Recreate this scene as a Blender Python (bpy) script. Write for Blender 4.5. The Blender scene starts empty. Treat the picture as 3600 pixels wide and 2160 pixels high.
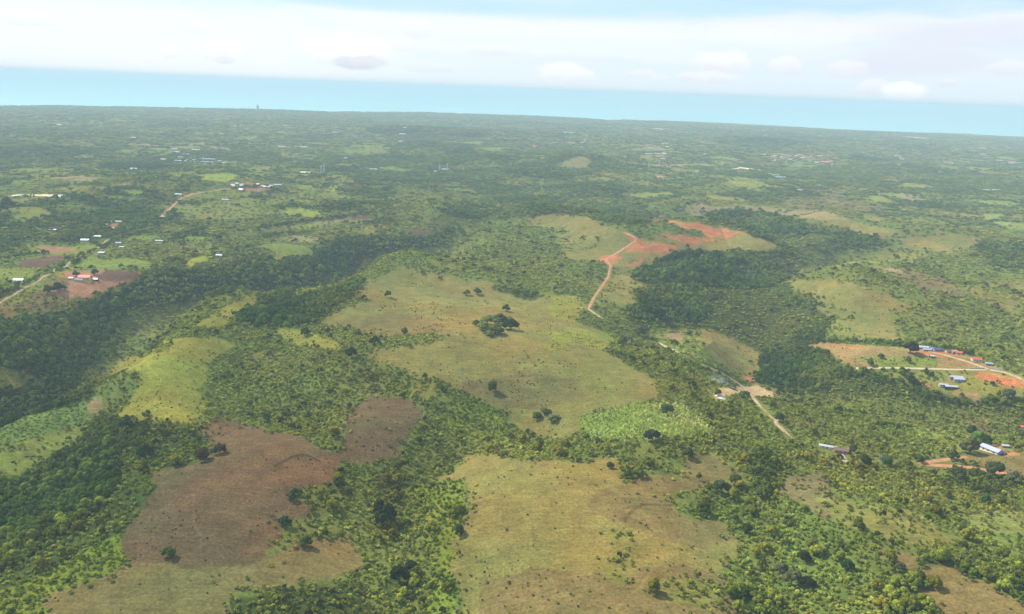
import bpy, math, random
import numpy as np
from mathutils import Matrix, Vector

random.seed(7)
RNG = np.random.default_rng(11)
SC = bpy.context.scene
COL = SC.collection

# ------------------------------------------------------------------ camera
IW, IH, IF = 2473.0, 1484.0, 1941.0
CAM_Z = 280.0
PITCH = math.atan((742 - 217) / IF)
ROLL = math.radians(2.15)
fwd = np.array([0, math.cos(PITCH), -math.sin(PITCH)])
r0 = np.array([1.0, 0, 0]); u0 = np.array([0, math.sin(PITCH), math.cos(PITCH)])
RT = math.cos(ROLL) * r0 + math.sin(ROLL) * u0
UP = math.cos(ROLL) * u0 - math.sin(ROLL) * r0
cam_d = bpy.data.cameras.new('camera'); cam = bpy.data.objects.new('camera', cam_d); COL.objects.link(cam)
m = Matrix.Identity(4)
for i in range(3):
    m[i][0] = RT[i]; m[i][1] = UP[i]; m[i][2] = -fwd[i]
m[2][3] = CAM_Z
cam.matrix_world = m
cam_d.sensor_width = 36; cam_d.lens = 36 * IF / IW
cam_d.clip_start = 1; cam_d.clip_end = 200000
SC.camera = cam

def pix_dir(px, py):
    px = np.asarray(px, float); py = np.asarray(py, float)
    d = ((px - IW / 2) / IF)[..., None] * RT + (-(py - IH / 2) / IF)[..., None] * UP + fwd
    return d / np.linalg.norm(d, axis=-1, keepdims=True)

# ------------------------------------------------------------------ light
SUN_EL = math.radians(45)
SUN_AZ = math.radians(-62)            # clockwise from +Y (view direction): from the left, a little beyond
sdir = Vector((math.sin(SUN_AZ) * math.cos(SUN_EL), math.cos(SUN_AZ) * math.cos(SUN_EL), math.sin(SUN_EL)))
sd = bpy.data.lights.new('sun', 'SUN'); so = bpy.data.objects.new('sun', sd); COL.objects.link(so)
sd.energy = 4.8; sd.angle = math.radians(0.5); sd.color = (1.0, 0.94, 0.83)
so.rotation_euler = sdir.to_track_quat('Z', 'Y').to_euler()
so.location = (0, 0, 500)

# ------------------------------------------------------------------ node helper
class NT:
    def __init__(s, tree): s.t = tree; s.n = tree.nodes; s.l = tree.links
    def node(s, typ, **kw):
        n = s.n.new(typ)
        for k, v in kw.items(): setattr(n, k, v)
        return n
    def put(s, sock, v):
        if v is None: return
        if isinstance(v, bpy.types.NodeSocket): s.l.new(v, sock)
        else:
            try: sock.default_value = v
            except Exception: sock.default_value = (*v, 1.0)
    def math(s, op, a, b=None, c=None, clamp=False):
        n = s.node('ShaderNodeMath', operation=op, use_clamp=clamp)
        s.put(n.inputs[0], a); s.put(n.inputs[1], b); s.put(n.inputs[2], c)
        return n.outputs[0]
    def mix(s, f, a, b, typ='RGBA', blend='MIX'):
        n = s.node('ShaderNodeMix', data_type=typ, blend_type=blend)
        ia, ib, o = {'RGBA': (6, 7, 2), 'FLOAT': (2, 3, 0)}[typ]
        s.put(n.inputs[0], f); s.put(n.inputs[ia], a); s.put(n.inputs[ib], b)
        return n.outputs[o]
    def noise(s, vec, scale, detail=3, rough=0.55, out=0, dim='3D'):
        n = s.node('ShaderNodeTexNoise', noise_dimensions=dim)
        if vec is not None: s.l.new(vec, n.inputs['Vector'])
        n.inputs['Scale'].default_value = scale; n.inputs['Detail'].default_value = detail
        n.inputs['Roughness'].default_value = rough
        return n.outputs[out]
    def ramp(s, f, lo, hi, a=0.0, b=1.0):
        n = s.node('ShaderNodeMapRange', interpolation_type='SMOOTHSTEP')
        s.put(n.inputs[0], f); s.put(n.inputs[1], lo); s.put(n.inputs[2], hi); s.put(n.inputs[3], a); s.put(n.inputs[4], b)
        return n.outputs[0]

# ------------------------------------------------------------------ sky with clouds
world = bpy.data.worlds.new('World'); SC.world = world; world.use_nodes = True
w = NT(world.node_tree); w.n.clear()
wo = w.node('ShaderNodeOutputWorld'); bg = w.node('ShaderNodeBackground')
SKY_S = 0.085
bg.inputs[1].default_value = SKY_S
sky = w.node('ShaderNodeTexSky', sky_type='NISHITA', sun_disc=False)
sky.sun_elevation = SUN_EL; sky.sun_rotation = SUN_AZ; sky.altitude = 300; sky.air_density = 1.0; sky.dust_density = 0.6; sky.ozone_density = 1.5
tc = w.node('ShaderNodeTexCoord')
sep = w.node('ShaderNodeSeparateXYZ'); w.l.new(tc.outputs['Generated'], sep.inputs[0])
X, Y, Z = sep.outputs
az = w.math('ARCTAN2', X, Y); el = w.math('ARCSINE', Z)
def cvec(sx, sy, off=0.0):
    c = w.node('ShaderNodeCombineXYZ'); w.put(c.inputs[0], w.math('MULTIPLY', az, sx)); w.put(c.inputs[1], w.math('MULTIPLY', el, sy)); w.put(c.inputs[2], off)
    return c.outputs[0]
K = 1.0 / SKY_S
def kc(r, g, b): return (r * K * .575, g * K * .58, b * K * .58, 1)
def sky_ang(px, py):
    d = pix_dir(px, py); return math.atan2(d[0], d[1]), math.asin(d[2])
# thin high veil, broken toward the top so blue shows through
veil = w.noise(cvec(3.2, 18.0, 3.1), 1.0, 6, 0.58)
ecut = w.ramp(el, math.radians(-1), math.radians(7.5), 0.40, -0.02)
vm = w.ramp(w.math('ADD', veil, ecut), 0.40, 0.66)
base = w.mix(0.62, sky.outputs[0], kc(0.56, 0.80, 0.97))
hz = w.ramp(el, math.radians(-0.5), math.radians(3.4), 1.0, 0.0)
base = w.mix(w.math('MULTIPLY', hz, 0.75), base, kc(0.74, 0.90, 1.02))
# whiter on the left of the view
lw = w.ramp(az, math.radians(-26), math.radians(20), 1.0, 0.0)
vtint = w.mix(lw, kc(0.82, 0.89, 0.97), kc(0.93, 0.96, 1.0))
c0 = w.mix(w.math('MULTIPLY', vm, 0.66), base, vtint)
# named banks of cloud: (px, py, half width, half height, brightness, strength)
edge = w.noise(cvec(42.0, 70.0, 7.7), 1.0, 6, 0.6)
edge2 = w.noise(cvec(9.0, 40.0, 1.7), 1.0, 5, 0.6)
def puff(cur, px, py, hw, hh, col, s=1.0, soft=0.9, nz=None, na=1.5):
    a, e = sky_ang(px, py)
    dx = w.math('MULTIPLY', w.math('SUBTRACT', az, a), IF / hw)
    dy = w.math('MULTIPLY', w.math('SUBTRACT', el, e), IF / hh)
    d = w.math('SQRT', w.math('ADD', w.math('MULTIPLY', dx, dx), w.math('MULTIPLY', dy, dy)))
    n = w.math('MULTIPLY', w.math('SUBTRACT', nz if nz is not None else edge, 0.5), na)
    mk = w.ramp(w.math('ADD', d, n), 1.0 + soft * .5, 1.0 - soft * .5, 0.0, s)
    if nz is not None: return w.mix(mk, cur, kc(*col))
    col = (col[0] * .98, max(col[1], col[0] * .99), max(col[2], col[0] * 1.01))
    # cumulus: bright crown, greyer flat base, mottled
    sh = w.ramp(w.math('ADD', dy, w.math('MULTIPLY', w.math('SUBTRACT', edge, .5), 2.2)), -.9, .5, 0.0, 1.0)
    return w.mix(mk, cur, w.mix(sh, kc(col[0] * .86, col[1] * .87, col[2] * .92), kc(*col)))
BAND = [(1650, 75, 700, 28, (0.92, 0.95, 1.02), .8), (2150, 60, 420, 30, (0.90, 0.92, 1.0), .85), (2330, 85, 180, 26, (0.74, 0.78, 0.88), .75),
        (1250, 90, 520, 34, (0.93, 0.96, 1.0), .75), (2300, 150, 330, 34, (0.82, 0.86, 0.96), .55), (1700, 120, 500, 18, (0.84, 0.92, 1.0), .6),
        (300, 110, 520, 70, (0.96, 0.98, 1.02), .75), (250, 30, 300, 16, (0.93, 0.97, 1.0), .5), (2190, 150, 120, 30, (0.74, 0.77, 0.87), .6)]
for q in BAND: c0 = puff(c0, q[0], q[1], q[2], q[3], q[4], q[5] * .85, .9, edge2, 2.2)
for q in [(1330, 22, 420, 20), (1040, 12, 260, 14), (1750, 20, 130, 12)]:
    c0 = puff(c0, q[0], q[1], q[2], q[3], (0.55, 0.80, 0.98), .6, 1.3, edge2, 1.4)
PUFFS = [(835, 122, 95, 36, (1.06, 1.05, 1.04), .95), (870, 152, 60, 15, (0.80, 0.81, 0.86), .75), (1005, 68, 30, 24, (1.0, 1.0, 1.02), .6),
         (970, 110, 26, 14, (1.0, 1.0, 1.02), .6), (540, 125, 44, 26, (1.04, 1.03, 1.03), .8), (545, 147, 26, 8, (.86, .87, .91), .5),
         (410, 125, 20, 16, (1.02, 1.0, 1.02), .7), (1365, 182, 68, 26, (1.0, 0.97, 0.99), .85), (1302, 132, 16, 12, (.97, .96, 1.0), .5),
         (1190, 120, 60, 14, (.96, .95, 1.0), .5), (1550, 180, 32, 9, (.95, .93, .98), .6), (1592, 190, 24, 8, (.93, .91, .97), .5),
         (1745, 152, 62, 24, (.98, .96, .99), .85), (1710, 188, 64, 13, (.96, .93, .97), .75), (1895, 158, 38, 20, (.96, .94, .98), .75),
         (2045, 168, 38, 20, (.94, .92, .97), .75), (2110, 212, 34, 18, (.94, .91, .96), .7), (2182, 222, 40, 20, (1.04, 1.02, 1.01), .9),
         (2288, 200, 20, 9, (.90, .87, .93), .6), (1925, 232, 28, 7, (.84, .86, .93), .5), (60, 45, 60, 16, (1.0, 1.0, 1.02), .6),
         (470, 66, 40, 14, (1.0, 1.0, 1.02), .45), (2440, 165, 40, 14, (.93, .92, .97), .6), (1020, 165, 60, 10, (.9, .91, .95), .4),
         (1272, 208, 12, 3, (1.0, .98, .98), .7), (180, 172, 180, 8, (.90, .94, 1.0), .6)]
for q in PUFFS: c0 = puff(c0, q[0], q[1], q[2], q[3], q[4], q[5], .42)
c0 = w.mix(w.ramp(el, math.radians(-.3), math.radians(.55), .8, 0.0), c0, w.mix(lw, kc(.62, .87, 1.02), kc(.74, .92, 1.05)))
# below the horizon: plain pale blue
w.l.new(c0, bg.inputs[0]); w.l.new(bg.outputs[0], wo.inputs[0])

SC.view_settings.view_transform = 'Standard'; SC.view_settings.look = 'None'
SC.view_settings.exposure = 0.90; SC.view_settings.gamma = 1.0
SC.render.engine = 'CYCLES'
SC.cycles.use_denoising = True
SC.cycles.max_bounces = 6; SC.cycles.diffuse_bounces = 2; SC.cycles.glossy_bounces = 2
SC.cycles.transmission_bounces = 2; SC.cycles.volume_bounces = 1; SC.cycles.transparent_max_bounces = 8
SC.cycles.use_adaptive_sampling = True; SC.cycles.adaptive_threshold = 0.02
SC.cycles.sample_clamp_indirect = 3.0

# ------------------------------------------------------------------ maths helpers
def _hash(ix, iy, seed):
    h = (ix.astype(np.int64) * 374761393 + iy.astype(np.int64) * 668265263 + seed * 1442695041) & 0xffffffff
    h = ((h ^ (h >> 13)) * 1274126177) & 0xffffffff
    h = ((h ^ (h >> 16)) * 2246822519) & 0xffffffff
    return ((h ^ (h >> 15)) & 0xffffff) / float(0xffffff)
def vnoise(x, y, seed=0):
    ix = np.floor(x); iy = np.floor(y); fx = x - ix; fy = y - iy
    fx = fx * fx * (3 - 2 * fx); fy = fy * fy * (3 - 2 * fy)
    a = _hash(ix, iy, seed); b = _hash(ix + 1, iy, seed); c = _hash(ix, iy + 1, seed); d = _hash(ix + 1, iy + 1, seed)
    return (a + (b - a) * fx) * (1 - fy) + (c + (d - c) * fx) * fy
def fbm(x, y, wl, octs=4, seed=0, gain=0.5):
    s = 0; amp = 1; tot = 0
    for o in range(octs):
        s = s + amp * (vnoise(x / wl + 17.3 * o, y / wl - 9.1 * o, seed + o) - 0.5) * 2; tot += amp
        amp *= gain; wl *= 0.5
    return s / tot
def sstep(a, b, x):
    t = np.clip((x - a) / (b - a), 0, 1); return t * t * (3 - 2 * t)
def seg_dist(x, y, pts):
    best = np.full(x.shape, 1e18)
    for (x0, y0), (x1, y1) in zip(pts[:-1], pts[1:]):
        dx, dy = x1 - x0, y1 - y0; L = dx * dx + dy * dy + 1e-9
        t = np.clip(((x - x0) * dx + (y - y0) * dy) / L, 0, 1)
        d = (x - x0 - t * dx) ** 2 + (y - y0 - t * dy) ** 2
        best = np.minimum(best, d)
    return np.sqrt(best)
def flat(px, py, z=0.0):
    d = pix_dir(px, py); t = (z - CAM_Z) / d[..., 2]
    return np.stack([d[..., 0] * t, d[..., 1] * t], -1)
def parse(s):
    return [tuple(float(v) for v in p.split(',')) for p in s.split()]

# ------------------------------------------------------------------ terrain grid (denser toward the view)
AZC = math.radians(46)
az_in = np.linspace(-AZC, AZC, 1350)
az_l = np.linspace(-math.pi, -AZC, 26)[:-1]; az_r = np.linspace(AZC, math.pi, 26)[1:]
AZ = np.concatenate([az_l, az_in, az_r])
RR = np.concatenate([np.array([1.0, 20, 50, 90, 130, 170, 210, 250, 280]), np.exp(np.linspace(math.log(300), math.log(13000), 1080))])
LR = np.log(RR)
GA, GR = np.meshgrid(AZ, RR)
GX = GR * np.sin(GA); GY = GR * np.cos(GA)

COAST = parse('-900,252 -400,252 0,256 120,256 360,260 618,266 800,270 950,271 1236,279 1370,284 1470,290 1560,291 1700,295 1854,303 1960,309 2060,316 2200,320 2330,324 2473,331 2900,348 3400,368')
cp = flat(np.array([p[0] for p in COAST]), np.array([p[1] for p in COAST]), -10.0)
c_az = np.arctan2(cp[:, 0], cp[:, 1]); c_r = np.hypot(cp[:, 0], cp[:, 1])
def coast_r(a):
    r = np.interp(a, c_az, c_r)
    return r
# valleys and ridges: (polyline in photo pixels, half width m, height m)
LINES = [
 ('-250,1010 0,905 130,875 235,800 330,725 450,690 620,665 790,632 860,590 960,585 1040,585 1110,548', 58, -40),
 ('600,760 700,725 780,700 860,650', 42, -10),
 ('780,760 860,700 930,665 985,655 1060,672 1180,690', 55, 9),
 ('870,850 1000,860 1200,850 1420,900 1560,945', 75, 8),
 ('560,735 480,820 410,880 390,960 380,1010', 46, 13),
 ('-200,1090 0,1000 120,985 240,945', 30, 6),
 ('-200,1330 0,1200 160,1090 260,1000', 45, -12),
 ('1250,1040 1130,1060 1040,1110 1000,1190 960,1290 985,1400 980,1560', 48, -13),
 ('640,880 560,980 700,1000 820,1000', 45, -6),
 ('420,1180 560,1130 700,1100 850,1050', 70, 7),
 ('1200,1180 1350,1250 1500,1300 1600,1400', 110, 9),
 ('1560,790 1690,740 1800,760 1850,850 1900,905 2050,925 2250,965 2473,1000 2700,1030', 58, -20),
 ('1850,850 1880,740 1870,660 1930,612 2050,600', 60, -22),
 ('1560,650 1620,628 1700,618 1780,640', 45, -14),
 ('1660,520 1720,525 1800,545 1900,590 2000,600 2150,600', 60, -22),
 ('1300,530 1400,545 1520,590 1620,585 1700,560 1790,572 1870,595', 75, 22),
 ('1640,500 1730,500 1900,508 2060,528', 80, 16),
 ('1990,545 2080,552 2180,572 2300,585 2400,588', 70, 17),
 ('1930,690 2020,690 2090,735 2190,748', 70, 20),
 ('2090,650 2180,665 2260,700 2350,720', 50, 9),
 ('1990,845 2150,860 2300,865 2473,920', 60, 7),
 ('1080,500 1040,512 1110,545 1170,560', 45, 14),
 ('1650,1090 1760,1110 1800,1150', 40, 7),
 ('1820,1200 1790,1290 1850,1400 1900,1560', 45, -7),
 ('2100,1300 2200,1370 2350,1440 2473,1530', 50, 7),
 ('0,545 200,500 420,470 620,455', 90, 12),
 ('600,500 760,505 900,520', 60, 9),
 ('100,690 200,680 330,665', 60, 5),
]
HILLS = [(1408, 396, 85, 120, 30), (1820, 345, 330, 260, 26), (980, 320, 260, 300, 22), (1110, 330, 200, 250, 14), (520, 432, 120, 160, 14),
         (1790, 445, 130, 150, 16), (320, 466, 120, 130, 12), (190, 455, 120, 130, 11), (2060, 372, 200, 250, 16), (1260, 418, 160, 120, 14), (1100, 365, 150, 160, 12),
         (2200, 350, 260, 260, 14), (1930, 300, 300, 300, 6), (975, 652, 62, 60, 12), (1000, 760, 70, 60, 6), (1100, 880, 90, 70, 7), (410, 930, 50, 60, 7), (2040, 700, 60, 80, 8)]
GZ = fbm(GX, GY, 360, 4, 3) * 12 + fbm(GX, GY, 110, 3, 9) * 3
far = sstep(1300, 3200, GR)
GZ += far * (fbm(GX, GY, 1100, 3, 21) * 28 + fbm(GX, GY, 330, 3, 25) * 7)
for s, wd, h in LINES:
    p = parse(s); q = flat(np.array([a[0] for a in p]), np.array([a[1] for a in p]))
    lo = q.min(0) - wd * 3.5; hi = q.max(0) + wd * 3.5
    mk = (GX > lo[0]) & (GX < hi[0]) & (GY > lo[1]) & (GY < hi[1])
    if mk.any():
        d = seg_dist(GX[mk], GY[mk], q)
        GZ[mk] += (1.7 if h > 0 else 1.3) * h * np.exp(-(d / wd) ** 2 * 0.8)
for px, py, sx, sy, h in HILLS:
    q = flat(px, py)
    GZ += h * np.exp(-0.5 * (((GX - q[0]) / sx) ** 2 + ((GY - q[1]) / sy) ** 2))
rc = coast_r(GA)
s = sstep(0.62, 0.97, GR / rc)
GZ = GZ * (1 - s) + (-9 + fbm(GX, GY, 500, 3, 33) * 9) * s
GZ = GZ - sstep(0, 90, GR - rc + fbm(GX, GY, 400, 3, 35) * 60) * 40
GZ *= sstep(20, 300, GR)
def grid_ix(x, y):
    a = np.arctan2(x, y); r = np.hypot(x, y)
    fa = np.interp(a, AZ, np.arange(len(AZ))); fr = np.interp(np.log(np.maximum(r, 1.0)), LR, np.arange(len(LR)))
    return fa, fr
def zat(x, y):
    x = np.asarray(x, float); y = np.asarray(y, float)
    fa, fr = grid_ix(x, y)
    i = np.clip(fr.astype(int), 0, len(LR) - 2); j = np.clip(fa.astype(int), 0, len(AZ) - 2)
    u = fr - i; v = fa - j
    return (GZ[i, j] * (1 - u) * (1 - v) + GZ[i + 1, j] * u * (1 - v) + GZ[i, j + 1] * (1 - u) * v + GZ[i + 1, j + 1] * u * v)
def ground(px, py):
    """where the line of sight through a photo point meets the terrain"""
    d = pix_dir(np.atleast_1d(px), np.atleast_1d(py)).reshape(-1, 3)
    t = np.full(len(d), 260.0); done = np.zeros(len(d), bool); t0 = t.copy()
    while True:
        z = CAM_Z + d[:, 2] * t
        hit = (z < zat(d[:, 0] * t, d[:, 1] * t)) | (t > 12500)
        done |= hit
        if done.all(): break
        t0 = np.where(done, t0, t); t = np.where(done, t, t * 1.006)
    a, b = t0, t
    for _ in range(9):
        mid = (a + b) / 2
        below = (CAM_Z + d[:, 2] * mid) < zat(d[:, 0] * mid, d[:, 1] * mid)
        b = np.where(below, mid, b); a = np.where(below, a, mid)
    return np.stack([d[:, 0] * b, d[:, 1] * b], -1)
def densify(p, step=14.0):
    out = []
    for (x0, y0), (x1, y1) in zip(p, p[1:] + p[:1]):
        n = max(1, int(math.hypot(x1 - x0, y1 - y0) / step))
        out += [(x0 + (x1 - x0) * k / n, y0 + (y1 - y0) * k / n) for k in range(n)]
    return out
def inside(x, y, poly):
    c = np.zeros(x.shape, bool); n = len(poly)
    for k in range(n):
        x0, y0 = poly[k]; x1, y1 = poly[(k + 1) % n]
        if y0 == y1: continue
        t = (y0 > y) != (y1 > y)
        c ^= t & (x < (x1 - x0) * (y - y0) / (y1 - y0) + x0)
    return c

# ------------------------------------------------------------------ land cover
# name: ground colour, plant density, plant kind
CL = {
 'scrub': ((.128, .148, .036), .86, 'scrub'), 'pasture': ((.195, .165, .050), .032, 'speck'), 'brownpast': ((.168, .128, .048), .055, 'speck'),
 'yellow': ((.215, .195, .036), .09, 'speck'), 'brown': ((.122, .082, .041), .05, 'dark'), 'red': ((.39, .155, .068), .014, 'speck'), 'redbrown': ((.142, .082, .041), .05, 'dark'),
 'pink': ((.33, .165, .10), .006, 'speck'), 'dirt': ((.40, .28, .16), .0, 'speck'), 'white': ((.72, .62, .46), .0, 'speck'), 'lime': ((.180, .200, .042), .10, 'speck'),
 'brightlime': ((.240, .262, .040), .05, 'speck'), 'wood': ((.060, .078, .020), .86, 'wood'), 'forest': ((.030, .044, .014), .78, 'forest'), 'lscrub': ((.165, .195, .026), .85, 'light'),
 'open': ((.178, .165, .045), .42, 'scrub'), 'openb': ((.165, .125, .055), .38, 'scrub'), 'openg': ((.178, .185, .042), .26, 'light'), 'crop': ((.140, .190, .048), .85, 'crop'),
 'plant': ((.20, .24, .04), 1.0, 'teak'), 'tan': ((.25, .19, .09), .03, 'speck'), 'plum': ((.150, .080, .058), .010, 'speck'), 'orange': ((.26, .17, .07), .02, 'speck'),
 'midgreen': ((.135, .155, .038), .72, 'scrub'),
}
CN = list(CL); CI = {k: i for i, k in enumerate(CN)}
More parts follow.
